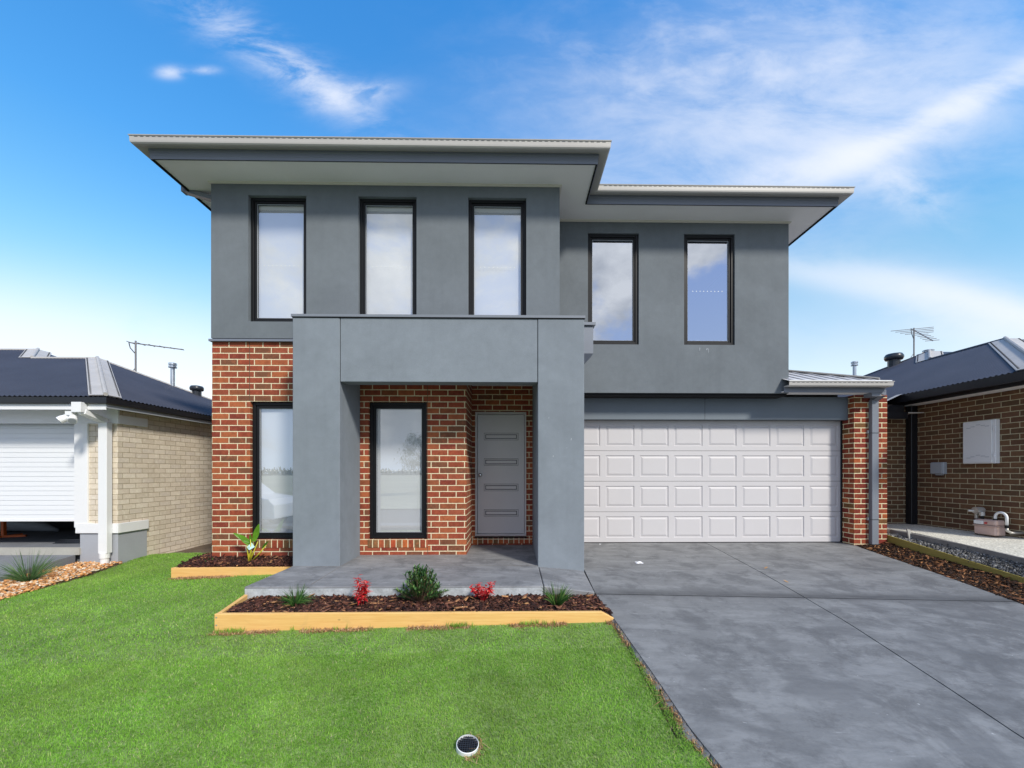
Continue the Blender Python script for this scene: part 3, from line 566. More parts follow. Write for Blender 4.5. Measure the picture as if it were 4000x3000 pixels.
# garage roof, gutter, rainhead and downpipe
GXE = 6.12; XS = 4.42
P(MB().box(XS, 6.1, 6.755, 7.0, 2.516, 2.53), 'soffit', 'soffit')
P(MB().box(XS, 6.1, 6.742, 6.754, 2.505, 2.60).box(XS, 6.1, 6.736, 6.742, 2.53, 2.545).box(XS, 6.1, 6.736, 6.742, 2.56, 2.575), 'fascia', 'steel')
gp2 = [(0, 2.59), (.09, 2.577), (.115, 2.585), (.125, 2.60), (.128, 2.652), (.136, 2.656), (.136, 2.666), (.12, 2.666), (.116, 2.606), (.0, 2.605)]
g2 = P(MB().sweep([(XS, 6.741), (GXE - .128, 6.741), (GXE - .128, 6.9)], gp2, closed=False), 'gutter', 'gutter')
P(slots(MB(), XS + .05, GXE - .1, 6.6115, 2.64), 'overflow_slots', 'vent', g2)['kind'] = 'stuff'
p = .38; ey = 6.62; ez = 2.668
rf = MB(); rf.add([(XS + .01, ey, ez), (GXE, ey, ez), (GXE - 3, ey + 3, ez + 3 * p), (XS + .01, ey + 3, ez + 3 * p)], [(0, 1, 2, 3)])
rf.v = [(XS + .01, ey, ez), (GXE, ey, ez), (XS + .01, ey + (GXE - XS - .01), ez + p * (GXE - XS - .01)), (GXE, 15, ez), (XS + .01, 15, ez + p * (GXE - XS - .01))]; rf.f = [(0, 1, 2), (1, 3, 4, 2)]
rfo = P(rf, 'roof', 'seam')
m = MB(); x = XS + .1
while x < GXE - .1:
    t = GXE - x; m.bar((x, ey + .01, ez + .008), (x, ey + t - .05, ez + p * (t - .05) + .008), .03, .02); x += .19
m.each('standing_rib', M['seam'], rfo)
t = GXE - XS - .01; P(MB().bar((GXE - .12, ey + .12, ez + .12 * p + .02), (XS + .01, ey + t, ez + p * t + .02), .16, .02), 'hip_cap', 'gutter', rfo)
P(MB().tube([(XS, ey + .005, ez + .008), (GXE - .02, ey + .005, ez + .008)], .008, 6), 'roof_edge', 'white', rfo)
dxa, dxb = XatY(1883.5, 6.93), XatY(1898, 6.93)
P(MB().box(dxa, dxb, 6.925, 6.996, -.02, 2.42), 'downpipe', 'steel_lt', bevel=.004)
MB().box(dxa - .006, dxb + .006, 6.918, 6.99, 1.86, 1.866).box(dxa - .006, dxb + .006, 6.918, 6.99, .40, .406).each('pipe_joiner', M['vent'], HS)
ya = 6.76; P(MB().box(XatY(1884, ya), XatY(1904, ya), ya, 6.93, ZatY(1890, 856, ya), 2.60).box(XatY(1904, ya), XatY(1915, ya), 6.80, 6.93, 2.49, 2.535).hexa([(dxa + .01, 6.93, 2.40), (dxb, 6.93, 2.40), (dxb, 6.99, 2.40), (dxa + .01, 6.99, 2.40)], [(dxa + .02, 6.80, 2.47), (dxb + .02, 6.80, 2.47), (dxb + .02, 6.99, 2.47), (dxa + .02, 6.99, 2.47)]), 'rainwater_head', 'steel_lt', bevel=.003)
MB().box(dxa - .03, dxa - .013, 6.97, 7.0, .385, .43).box(dxa - .03, dxa - .013, 6.97, 7.0, 1.86, 1.91).each('pipe_bracket', M['elec'], HS)
P(MB().box(6.3, 6.365, 7.02, 7.5, 2.51, 2.6), 'fascia', 'steel')
# ------------------------------------------------------------------ LEFT NEIGHBOUR
NL = empty('neighbour_house', (-6.46, 6.9, -.3), 'cream brick single storey house with half open white roller door and blue black metal roof', 'house', 'single storey neighbour houses')
def PL(mb, name, mat, parent=None, **k): return mb.build(name, M[mat], parent or NL, **k)
nx_, ny_ = -6.456, 6.9
PL(MB().box(nx_ - .22, nx_, 7.12, 13, -.6, 2.345), 'side_wall', 'cream')
PL(MB().box(XatY(190, 6.9), nx_, ny_, 7.12, -.6, 2.345), 'front_wall', 'cream')
xp = XatY(172, 6.9); xw = XatY(190, 6.88)
PL(MB().box(xp - .06, xw, 6.87, 7.1, .3, 2.2), 'door_post', 'white', bevel=.004)
# rendered plinth with white cap, wrapping the corner
yb = 7.42
PL(MB().box(xp + .02, nx_ + .012, 6.888, 6.899, -.6, .23).box(nx_ + .001, nx_ + .012, 6.899, yb, -.6, .23), 'plinth', 'plinth')
zc0, zc1 = ZatY(230, 1152, 6.86), ZatY(230, 1131, 6.86)
PL(MB().box(xp - .03, nx_ + .04, 6.86, 6.887, zc0, zc1).box(nx_ + .013, nx_ + .04, 6.887, yb + .01, zc0, zc1), 'plinth_cap', 'white', bevel=.004)
zt0, zt1 = ZatY(255, 915, 6.87), ZatY(255, 896, 6.87)
PL(MB().box(-12.9, nx_ + .03, 6.868, 6.899, zt0, 2.344).box(nx_ + .001, nx_ + .03, 6.899, yb, zt0, zt1), 'lintel', 'white', bevel=.003)
PL(MB().box(nx_ - .0, nx_ + .19, 6.5, 13, 2.2655, 2.275).box(-13, nx_ + .1, 6.52, 6.867, 2.262, 2.275), 'soffit', 'soffit')
PL(MB().box(-13, XatY(228, 6.5), 6.505, 6.52, 2.16, 2.275), 'fascia', 'white', bevel=.003)
PL(MB().box(nx_ + .19, nx_ + .2, 6.5, 13, 2.19, 2.29), 'fascia', 'elec')
gpn = [(0, 2.265), (.10, 2.245), (.12, 2.26), (.125, 2.345), (.11, 2.347), (.105, 2.27), (0, 2.28)]
PL(MB().sweep([(-13, 6.575), (nx_ + .12, 6.575), (nx_ + .12, 13.1)], gpn, closed=False), 'gutter', 'dark_gut')
# roller door: ribbed curtain, half open
zb_, zt_ = ZatY(100, 1122, 7.02), 2.16
m = MB(); n = 22
for k in range(n):
    a = zb_ + (zt_ - zb_) * k / n; b = zb_ + (zt_ - zb_) * (k + 1) / n - .006
    m.hexa([(-12.2, 7.02, a), (xp - .0, 7.02, a), (xp, 7.04, a), (-12.2, 7.04, a)], [(-12.2, 7.02 - .0, b), (xp, 7.02, b), (xp, 7.04, b), (-12.2, 7.04, b)])
m.box(-12.2, xp, 7.03, 7.045, zb_, zt_)
rdoor = PL(m, 'roller_door', 'white_door'); PL(MB().box(-12.2, xp, 7.01, 7.05, zb_ - .03, zb_ - .001), 'bottom_rail', 'white', rdoor)
PL(MB().box(-13, xp + .3, 6.95, 12.6, -.3, -.028).box(xp + .2, xp + .25, 7.1, 12.6, -.02, 2.3).box(-13, xp + .2, 12.6, 12.7, -.02, 2.3).box(-13, xp + .25, 7.12, 12.7, 2.3, 2.33).box(-13, -12.9, 6.95, 12.7, -.3, 2.3), 'garage_room', 'nbrdrive')
PL(MB().box(-12.3, xp + .03, 6.86, 6.95, -.14, -.03), 'threshold', 'sill_conc')
# downpipe, rainhead
da, db = XatY(214, 6.78), XatY(233, 6.78)
yh = 6.4; ra, rb2 = XatY(153, yh), XatY(174, yh)
PL(MB().box(da, db, 6.76, 6.855, -.1, ZatY(222, 912, 6.78)), 'downpipe', 'white', bevel=.004)
PL(MB().lathe([(.055, 0), (.055, .24), (.066, .24), (.066, .32), (.05, .32)], ((da + db) / 2, 6.8, -.42), 18), 'drain_pipe', 'white')
PL(MB().box(ra, rb2, yh, 6.5, ZatY(160, 890, yh), ZatY(160, 868, yh)), 'rainwater_head', 'white', bevel=.004)
PL(MB().bar(((ra + rb2) / 2 + .02, 6.47, ZatY(165, 889, 6.45)), ((da + db) / 2, 6.80, ZatY(222, 910, 6.8)), .12, .075), 'pipe_offset', 'white', bevel=.004)
# roofs
def sheetY(m, y0, y1, xlo, xhi, zf, pitch=.076, amp=.009):      # ribs run across x (down a slope facing +-x), sampled along y
    n = int((y1 - y0) / (pitch / 6)); vs = []
    for i in range(n + 1):
        y = y0 + (y1 - y0) * i / n; dz = amp * math.sin(2 * math.pi * y / pitch)
        for x in (xlo(y), xhi(y)): vs.append((x, y, zf(x, y) + dz))
    return m.add(vs, [(2 * i, 2 * i + 1, 2 * i + 3, 2 * i + 2) for i in range(n)])
def sheetX(m, x0, x1, ylo, yhi, zf, pitch=.076, amp=.009):
    n = int((x1 - x0) / (pitch / 6)); vs = []
    for i in range(n + 1):
        x = x0 + (x1 - x0) * i / n; dz = amp * math.sin(2 * math.pi * x / pitch)
        for y in (ylo(x), yhi(x)): vs.append((x, y, zf(x, y) + dz))
    return m.add(vs, [(2 * i, 2 * i + 2, 2 * i + 3, 2 * i + 1) for i in range(n)])
A = (-6.22, 6.45); ez = 2.36; pt = .466; a1 = 2.9
ap = (A[0] - a1 - .08, A[1] + a1, ez + pt * a1); bk = (A[0], A[1] + 2 * a1, ez)
big = (-11.63, 10.37, ez + pt * (10.37 - 6.45)); tt = big[1] - ap[1]; jn = (big[0] + tt, ap[1], ap[2]); bb = 2 * (10.37 - 6.45) + 6.45
far = (big[0] + 3.92, bb, ez)
yt = lambda x: interp(x, [-24, big[0], jn[0], ap[0], A[0]], [big[1], big[1], jn[1], ap[1], A[1] + .002]); ezL = ez
r1 = PL(sheetX(MB(), -15, A[0], lambda x: A[1], yt, lambda x, y: ezL + pt * (y - A[1])), 'roof', 'roofL')
PL(sheetY(MB(), A[1], bk[1], lambda y: A[0] - min(y - A[1], bk[1] - y) * (A[0] - ap[0]) / a1, lambda y: A[0], lambda x, y: ezL + pt * a1 / (A[0] - ap[0]) * (A[0] - x)).add([ap, bk, (jn[0] - 1, bk[1], ez), jn], [(0, 1, 2, 3)]).add([big, jn, far], [(0, 1, 2)]).add([big, far, (-24, bb, ez), (-24, big[1], big[2])], [(0, 1, 2, 3)]), 'roof_side', 'roofS', r1)
def hip(m, rv_, top, bot, nl, nr, w=.2):
    # flat flashing wings either side of a hip line and a raised roll on top; nl/nr: horizontal directions of the wings lying in each slope
    top = Vector(top); bot = Vector(bot); 
    for nv in (nl, nr):
        nv = Vector(nv); o1 = Vector((0, 0, .02)); a = top + o1; b = bot + o1
        m.add([a, b, b + nv * w, a + nv * w], [(0, 1, 2, 3)]); m.add([p_ - Vector((0, 0, .012)) for p_ in (a, b, b + nv * w, a + nv * w)], [(3, 2, 1, 0)])
        L = (bot - top).length; k = int(L / .1)
        for i in range(1, k): c = a + (b - a) * i / k + nv * (w * .86) + Vector((0, 0, .004)); rv_.box(c.x - .009, c.x + .009, c.y - .009, c.y + .009, c.z - .004, c.z + .006)
    m.tube([top + Vector((0, 0, .03)), bot + Vector((0, 0, .03))], .03, 8)
m = MB(); rv_ = MB()
hip(m, rv_, ap, (A[0], A[1], ez), (-1, 0, 0), (0, 1, 0), .26); hip(m, rv_, big, jn, (-1, 0, 0), (0, 1, 0), .3)
hc = PL(m, 'hip_flashing', 'hipcap', r1); PL(rv_, 'rivets', 'vent', hc)['kind'] = 'stuff'
m = MB(); m.tube([ap, jn], .035, 8); m.tube([big, (-24, big[1], big[2])], .035, 8); m.tube([ap, bk], .03, 8); PL(m, 'ridge_cap', 'hipcap', r1)
# what can be seen under the half open door
xg = XatY(8, 8.0)
t_ = empty('orange_stand', (xg, 8.0, -.028), 'orange steel stand with spread feet inside the neighbour garage', 'stand')
MB().bar((xg, 8.0, .0), (xg, 8.0, 1.0), .05, .05).build('post', M['orange'], t_)
MB().bar((xg - .2, 7.9, -.01), (xg + .3, 8.1, -.01), .04, .04).bar((xg - .05, 7.75, -.01), (xg + .05, 8.25, -.01), .04, .04).build('foot', M['orange'], t_)
xg = XatY(155, 7.35); m = MB()
for k in range(5): m.hexa([(xg - .24 + .02 * k, 7.25 + .03 * k, -.027 + k * .014)] * 1 + [(xg + .2, 7.28, -.027 + k * .014), (xg + .18 - .02 * k, 7.5, -.027 + k * .014), (xg - .2, 7.48, -.027 + k * .014)], [(xg - .22 + .02 * k, 7.26, -.015 + k * .014), (xg + .19, 7.29, -.015 + k * .014), (xg + .17 - .02 * k, 7.49, -.015 + k * .014), (xg - .19, 7.47, -.015 + k * .014)])
tag(m.build('folded_mat', M['vent'], bevel=.004), 'dark folded mat lying on the garage floor behind the white door post', 'mat')
xg = XatY(60, 8.6); m = MB(); m.tube([(xg - .9, 8.5, .18), (xg - .3, 8.6, .2), (xg + .2, 8.7, .08), (xg + .45, 8.75, .0)], [.2, .19, .1, .03], 12); tag(m.build('rolled_rug', M['elec'], smooth=True), 'grey rolled bundle on the floor inside the open garage', 'rug')
# twin floodlight under the eave
xf, yf = XatY(152, 6.45), 6.45; zf = ZatY(152, 893, 6.45)
fl = empty('security_light', (xf, yf, zf), 'white twin head security floodlight hanging under the left neighbour eave', 'light')
MB().box(xf - .04, xf + .06, yf - .04, yf + .06, zf - .03, zf + .03).tube([(xf, yf, zf - .02), (xf, yf, zf - .07)], .018, 8).build('mount', M['white'], fl)
for (dx, dy, ang) in ((-.09, -.03, -1), (.07, -.02, .6)):
    c = Vector((xf + dx * .6, yf, zf - .055)); d = Vector((dx * .9, -.08, -.09)).normalized(); a = c - d * .04; b = c + d * .10
    hd = MB().tube([a, a + d * .01, c + d * .02, c + d * .05, b], [.02, .042, .046, .056, .056], 14).build('lamp_head', M['white'], fl, smooth=False)
    MB().tube([b + d * .001, b + d * .004], [.045, .045], 14).build('lens', M['elec'], hd)
# ------------------------------------------------------------------ RIGHT NEIGHBOUR
NR = empty('neighbour_house', (7.6, 7.8, .2), 'dark brown brick single storey house with black gutter on the right side', 'house', 'single storey neighbour houses')
def PR(mb, name, mat, parent=None, **k): return mb.build(name, M[mat], parent or NR, **k)
PR(MB().box(7.6, 7.82, 5.9, 7.85, -.4, 2.45), 'side_wall', 'brown')
PR(MB().box(6.75, 7.82, 7.85, 8.07, -.4, 2.45), 'return_wall', 'brown')
PR(MB().box(6.75, 6.97, 8.07, 15, -.4, 2.2), 'side_wall', 'brown')
PR(MB().box(7.82, 14, 5.9, 6.1, -.4, 2.45), 'front_wall', 'brown')
PR(MB().box(7.26, 7.599, 5.7, 7.84, 2.452, 2.46).box(7.6, 14, 5.7, 5.9, 2.452, 2.46).box(6.5, 7.6, 7.6, 7.84, 2.3, 2.31), 'soffit', 'soffit')
PR(MB().box(7.245, 7.26, 5.4, 7.85, 2.44, 2.6).box(6.6, 7.245, 7.62, 7.64, 2.25, 2.45), 'fascia', 'dark_gut')
gpr = [(0, 2.5), (.12, 2.48), (.14, 2.49), (.145, 2.615), (.13, 2.617), (.125, 2.51), (0, 2.515)]
PR(MB().sweep([(7.243, 8.2), (7.243, 5.55), (14, 5.55)], gpr, closed=False), 'gutter', 'dark_gut')
C0 = (7.1, 5.48); e2 = 2.62; a2 = 2.57; p1 = (C0[0] + a2, C0[1] + a2, e2 + pt * a2); P2 = (10.72, 10.58, e2 + pt * (10.72 - 7.1)); jj = (p1[0], P2[1] - (P2[0] - p1[0]), p1[2])
lo = 6.45; zlo = e2 - pt * (7.1 - lo)
bkR = (lo, P2[1] + (P2[0] - lo), zlo)
xtR = lambda y: interp(y, [5.48, p1[1], jj[1], P2[1], bkR[1]], [7.102, p1[0], p1[0], P2[0], lo + .002])
s1 = PR(sheetY(sheetY(MB(), 5.48, 7.55, lambda y: 7.1, xtR, lambda x, y: e2 + pt * (x - 7.1)), 7.55, bkR[1], lambda y: lo, xtR, lambda x, y: e2 + pt * (x - 7.1)), 'roof', 'roofS')
PR(MB().add([(7.1, 5.48, e2), (12.24 + 8, 5.48, e2), (20, p1[1], p1[2]), p1], [(0, 1, 2, 3)]).add([p1, (12.24, 5.48 + .0, e2), (12.24, jj[1], e2), jj], [(0, 1, 2, 3)]).add([jj, (24, jj[1], jj[2]), (24, P2[1], P2[2]), P2], [(0, 1, 2, 3)]).add([P2, (24, P2[1], P2[2]), (24, bkR[1], zlo), bkR], [(0, 1, 2, 3)]), 'roof_front', 'roofL', s1)
m = MB(); rv_ = MB(); hip(m, rv_, p1, (7.1, 5.48, e2), (0, 1, 0), (1, 0, 0), .3); hip(m, rv_, P2, jj, (0, 1, 0), (1, 0, 0), .35)
hc = PR(m, 'hip_flashing', 'hipcap', s1); PR(rv_, 'rivets', 'vent', hc)['kind'] = 'stuff'
PR(MB().tube([p1, jj], .035, 8).tube([P2, bkR], .03, 8), 'ridge_cap', 'roofS', s1)
PR(MB().add([(lo, 7.5, zlo + .012), (7.1, 7.5, e2 + .012), (7.1, 7.62, e2 + .012), (lo, 7.62, zlo + .012)], [(0, 1, 2, 3)]), 'edge_flashing', 'hipcap', s1)
PR(MB().sweep([(6.6, 15), (6.6, 7.66), (7.24, 7.66)], [(0, 2.19), (.12, 2.18), (.125, 2.305), (.11, 2.307), (.1, 2.2), (0, 2.2)], closed=False), 'gutter', 'dark_gut')
PR(MB().box(7.48, 7.6, 7.72, 7.84, .2, 2.45), 'downpipe', 'dark_gut', bevel=.006)
# ---- roof furniture
def hip_t(top, bot, u):
    best = min(range(0, 1001), key=lambda k: abs(1124 + 900 * (((top[0] + (bot[0] - top[0]) * k / 1000) * _c - (top[1] + (bot[1] - top[1]) * k / 1000) * _s) / ((top[0] + (bot[0] - top[0]) * k / 1000) * _s + (top[1] + (bot[1] - top[1]) * k / 1000) * _c)) - u))
    return tuple(top[i] + (bot[i] - top[i]) * best / 1000 for i in range(3))
def flue(b, h, r, parent, capw=1.9):
    f = MB().tube([(b[0], b[1], b[2] - .3), (b[0], b[1], b[2] + h)], r, 14).build('flue_pipe', M['galv'], parent, smooth=False)
    MB().lathe([(r * .5, 0), (r * capw, .01), (r * capw, .05), (r * 1.2, .055), (r * 1.2, .075), (r * capw, .08), (r * capw, .12), (r * .3, .14)], (b[0], b[1], b[2] + h), 16).build('cowl', M['galv'], f)
def mush(b, s, parent):
    f = MB().lathe([(.15 * s, -.3), (.15 * s, .16 * s)], b, 18).build('roof_vent', M['vent'], parent)
    MB().lathe([(.1 * s, .14 * s), (.2 * s, .15 * s), (.225 * s, .2 * s), (.225 * s, .26 * s), (.19 * s, .32 * s), (.1 * s, .34 * s), (.001, .345 * s)], b, 24).build('vent_head', M['vent'], f, smooth=True)
flue(hip_t(ap, bk, 373), .43, .045, r1); mush(hip_t(ap, bk, 425), .66, r1)
flue(hip_t(P2, bkR, 1846), .40, .045, s1); mush(hip_t(P2, bkR, 1931), .92, s1)
b = (P2[0] + .12, P2[1] + .15, P2[2]); MB().lathe([(.08, -.1), (.12, .04), (.12, .055), (.09, .06), (.12, .07), (.12, .085), (.04, .1)], b, 18).build('roof_vent', M['galv'], s1)
def antenna(b, h, bdir, L, nel, el, tilt, label, s=1.):
    r = empty('tv_antenna', b, label, 'antenna', 'rooftop aerials'); top = Vector(b) + Vector((0, 0, h)); d = Vector(bdir).normalized(); d.z = tilt; sd = Vector((-d.y, d.x, 0)).normalized()
    MB().tube([Vector(b) - Vector((0, 0, .3)), top + Vector((0, 0, .06))], .018 * s, 8).build('mast', M['antenna'], r)
    MB().bar(Vector(b) + Vector((-.1, 0, -.02)), Vector(b) + Vector((0, 0, .12)), .01, .01).each('brace', M['antenna'], r)
    bo = MB().bar(top - d * .12, top + d * L, .02 * s, .022 * s).build('boom', M['antenna'], r)
    for k in range(nel):
        c = top - d * .1 + d * (L + .08) * k / (nel - 1); w = el * (1 - .12 * k) if (nel < 8 or k < 4) else el * .3
        MB().tube([c - sd * w, c + sd * w], .008 * s, 6).build('element', M['antenna'], r)
    MB().tube([top + d * (-.15), top + d * (-.12) + Vector((0, 0, -.12)), top + Vector((0, 0, -.25))], .01 * s, 6).build('cable', M['vent'], r)
    return r
b = hip_t(ap, bk, 293); antenna(b, 62 / 900 * b[1], (1, .05, 0), 1.05, 6, .12, -.12, 'thin tv antenna pointing right on the left neighbour roof', 1.)
b = hip_t(P2, bkR, 1974); antenna(b, 60 / 900 * b[1], (-.35, -.9, 0), .85, 9, .45, -.62, 'tv antenna with spread elements on the right neighbour roof', .9)
# ---- wall boxes and gas meter on the brown wall
def yatX(u, X):
    r = ray(u, 0); return r[1] * X / r[0]
def zatX(u, v, X):
    r = ray(u, v); return H + r[2] * X / r[0]
X0 = 7.53
ya, yb_ = yatX(2151, X0), yatX(2080, X0); za, zb3 = zatX(2080, 1002, X0), zatX(2080, 913, X0)
mb = empty('meter_box', (7.6, (ya + yb_) / 2, za), 'large white electricity meter box with louvre slots on the brown brick wall', 'meter box')
MB().box(X0, 7.6, ya, yb_, za, zb3).build('body', M['white'], mb, bevel=.006)
MB().box(X0 - .012, X0 - .001, ya + .045, yb_ - .01, za + .015, zb3 - .015).build('door', M['white'], mb, bevel=.004)
m = MB()
for zc in (zb3 - .08, za + .12):
    for k, (dy, dz) in enumerate(((-.14, -.03), (-.08, -.012), (-.0, .012), (.07, -.004), (.13, -.02))): m.box(X0 - .016, X0 - .0121, (ya + yb_) / 2 - dy - .03, (ya + yb_) / 2 - dy + .03, zc + dz, zc + dz + .007)
m.each('louvre_slot', M['elec'], mb)
MB().box(X0 - .014, X0 - .001, ya + .012, ya + .032, za + .1, za + .16).box(X0 - .014, X0 - .001, ya + .012, ya + .032, zb3 - .18, zb3 - .1).each('hinge', M['white'], mb)
ya, yb_ = yatX(2038, X0), yatX(2010, X0); za, zb3 = zatX(2010, 1024, X0), zatX(2010, 999, X0)
jb = empty('junction_box', (7.6, ya, za), 'small grey junction box on the brown brick wall left of the white meter box', 'junction box')
MB().box(X0, 7.6, ya, yb_, za, zb3).build('body', M['elec'], jb, bevel=.008); MB().box(X0 - .014, X0 - .001, ya + .01, yb_ - .006, za + .008, zb3 - .008).build('lid', M['elec'], jb, bevel=.006)
MB().box(X0 + .01, 7.59, ya + .05, ya + .15, za - .02, za - .001).build('gland', M['elec'], jb)
X0 = 7.33
def gp_(u, v, X=X0): r = ray(u, v); return Vector((X, r[1] * X / r[0], H + r[2] * X / r[0]))
q0 = gp_(2103, 1152); q1 = gp_(2150, 1129)
gm_ = empty('gas_meter', (7.45, (q0.y + q1.y) / 2, .22), 'beige gas meter with white looped pipe low on the brown brick wall', 'gas meter')
ya, yb_ = q1.y, q0.y; zb4 = q0.z; zt4 = gp_(2103, 1120).z; zm = (zb4 + zt4) / 2 + .02
MB().box(X0, 7.5, ya, yb_, zb4, zm).build('body', M['meter'], gm_, bevel=.02, seg=3)
MB().box(X0 + .006, 7.494, ya + .006, yb_ - .006, zm + .012, zt4).build('upper_body', M['meter'], gm_, bevel=.02, seg=3)
MB().box(X0 - .01, 7.51, ya - .01, yb_ + .01, zm - .004, zm + .01).build('flange', M['meter'], gm_, bevel=.003)
MB().box(X0 - .012, X0 + .004, ya + .16 * (yb_ - ya) / .3, yb_ - .01, zt4 - .075, zt4 - .02).build('dial_plate', M['white'], gm_, bevel=.003)
c = (X0 - .013, ya + .1 * (yb_ - ya) / .3 + .02, zt4 - .05); MB().box(c[0], c[0] + .012, c[1] - .012, c[1] + .018, c[2] - .012, c[2] + .012).build('red_knob', M['red'], gm_)
yl = ya + .06; yr = ya - .09
MB().tube([(7.4, yl, zt4 - .01)] + [(7.4, (yl + yr) / 2 + (yl - yr) / 2 * math.cos(t), zt4 + .05 + .075 * math.sin(t)) for t in np.linspace(0, math.pi, 12)] + [(7.4, yr, zt4 - .06)], .018, 10).build('looped_pipe', M['white'], gm_, smooth=True)
MB().tube([(7.4, yr, zt4 - .06), (7.4, yr, zt4 - .10)], .024, 10).tube([(7.4, yl, zt4 - .01), (7.4, yl, zt4 + .02)], .026, 10).each('collar', M['black'], gm_)
MB().tube([(7.4, yr, zt4 - .1), (7.4, yr - .0, zt4 - .14), (7.44, yr - .02, zt4 - .17), (7.6, yr - .05, zt4 - .17)], .02, 10).build('outlet_pipe', M['brass'], gm_, smooth=True)
yz = yb_ - .06
MB().tube([(7.4, yz, zt4 - .01), (7.4, yz, zt4 + .06)], .024, 10).tube([(7.42, yb_ + .04, .2), (7.42, yb_ + .04, zt4 + .02)], .016, 8).each('riser_pipe', M['black'], gm_)
MB().tube([(7.42, yb_ + .04, zt4 + .0), (7.42, yb_ + .04, zt4 + .13)], .022, 10).tube([(7.42, yb_ + .045, zt4 + .09), (7.42, yb_ - .02, zt4 + .11), (7.4, yz, zt4 + .09), (7.4, yz, zt4 + .05)], .034, 10).tube([(7.42, yb_ + .0, zt4 + .11), (7.32, yb_ + .07, zt4 + .12)], .02, 10).tube([(7.36, yb_ + .01, zt4 + .13), (7.48, yb_ + .01, zt4 + .13)], .052, 14).build('regulator', M['brass'], gm_)
MB().tube([(7.42, yb_ + .04, .3), (7.42, yb_ + .04, .325)], .018, 8).build('yellow_band', M['yellow'], gm_)
# ------------------------------------------------------------------ right side: path, kerb board, treated pine edging, stake
kx = lambda y: interp(y, [1, 5.29, 6.93, 7.6], [6.5, 6.62, 6.68, 6.4]); kz = lambda y: interp(y, [1.5, 4, 5.29, 6.93, 8], [-.16, .0, .085, .2, .215])
def pathz(x, y): t = min(1, max(0, (x - kx(y)) / (7.6 - kx(y)))); return kz(y) * (1 - t) + (.215 + .0) * t
m = MB(); slabgrid(m, lambda y: kx(y), lambda y: 7.62, 1.5, 8.6, pathz, 8, 24, .2); tag(m.build('side_path', M['path']), kind='structure')
def board(m, pts, w, h):
    # upright board following points (x, y, ztop)
    for a, b in zip(pts[:-1], pts[1:]):
        d = Vector((b[0] - a[0], b[1] - a[1])).normalized(); n_ = Vector((-d.y, d.x)) * w / 2
        q = lambda p_, z: [(p_[0] - n_.x, p_[1] - n_.y, z), (p_[0] + n_.x, p_[1] + n_.y, z)]
        m.hexa([q(a, a[2] - h)[0], q(a, a[2] - h)[1], q(b, b[2] - h)[1], q(b, b[2] - h)[0]], [q(a, a[2])[0], q(a, a[2])[1], q(b, b[2])[1], q(b, b[2])[0]])
    return m
m = MB(); ysK = [3.6, 4.75, 4.77, 5.95, 5.97, 7.1]
for a, b in ((1.5, 2.7), (2.7, 3.6), (3.6, 4.75), (4.757, 5.95), (5.957, 7.15)): board(m, [(kx(a) - .025, a, kz(a) + .004), (kx(b) - .025, b, kz(b) + .004)], .04, .12)
tag(m.build('kerb_board', M['kerb'], bevel=.003), 'weathered grey formwork board along the edge of the side path', 'board')
m = MB(); board(m, [(6.40, 7.06, .128), (6.40, 5.13, -.122), (6.40, 3.6, -.30), (6.4, 1.5, -.42)], .028, .2)
tag(m.build('garden_edging', M['green_pine'], bevel=.002), 'thin olive green treated timber edging board running beside the driveway mulch', 'garden edging', 'timber garden edgings')
r = ray(1958, 1143); q = (6.6 - .02, r[1] * 6.58 / r[0]); r_ = gp_(1972, 1178, 6.5)
xa_ = 6.50; t1 = gp_(1971, 1178, xa_); t2 = gp_(1962, 1144, xa_ + .07)
tag(MB().bar(t1 - Vector((0, 0, .05)), t2, .06, .022, up=(0, 1, 0)).build('stake', M['stake'], bevel=.002), 'short leaning pale timber stake in the rubble beside the kerb board', 'stake')
# ------------------------------------------------------------------ timber edged beds
fb = empty('garden_edging', (-2.75, 3.8, -.2), 'yellow pine sleeper edging round the front bark bed', 'garden edging', 'timber garden edgings')
XL = onZ(465, 1325, -.068)[0]; xr = onZ(1305, 1322, -.07)[0]
m = MB(); zt = -.070; y0, y1 = 3.77, 3.812
m.add([(XL, y0, -.27), (.93, y0, -.2), (.925, y0, -.135), (.80, y0, zt), (XL, y0, zt), (XL, y1, -.27), (.93, y1, -.2), (.925, y1, -.135), (.80, y1, zt), (XL, y1, zt)],
      [(0, 1, 2, 3, 4), (9, 8, 7, 6, 5), (0, 5, 6, 1), (1, 6, 7, 2), (2, 7, 8, 3), (3, 8, 9, 4), (4, 9, 5, 0)])
fbd = m.build('front_board', M['pine'], fb, bevel=.004)
ss = MB(); board(ss, [(XL + .02, y1 + .001, zt), (SL - .01, 4.5, zt)], .036, .17); ss.build('side_board', M['pine'], fb, bevel=.004)
sc = MB()
for dz in (-.03, -.1): sc.tube([(XL + .02, y0 - .002, zt + dz), (XL + .02, y0 + .004, zt + dz)], .007, 8)
sc.each('screw', M['galv'], fbd)
lb = empty('garden_edging', (-4.66, 5.6, -.2), 'pale pine sleeper edging round the small bed at the left brick corner', 'garden edging', 'timber garden edgings')
XB = onZ(369, 1227, -.085)[0]; YBd = onZ(369, 1227, -.085)[1]
m = MB(); board(m, [(XB, YBd + .02, -.085), (-2.82, YBd + .02, -.078)], .04, .16); m.build('front_board', M['pine'], lb, bevel=.004)
m = MB(); board(m, [(XB + .02, YBd + .042, -.086), (XB + .02, 6.45, -.10)], .036, .16); m.build('side_board', M['pine'], lb, bevel=.004)
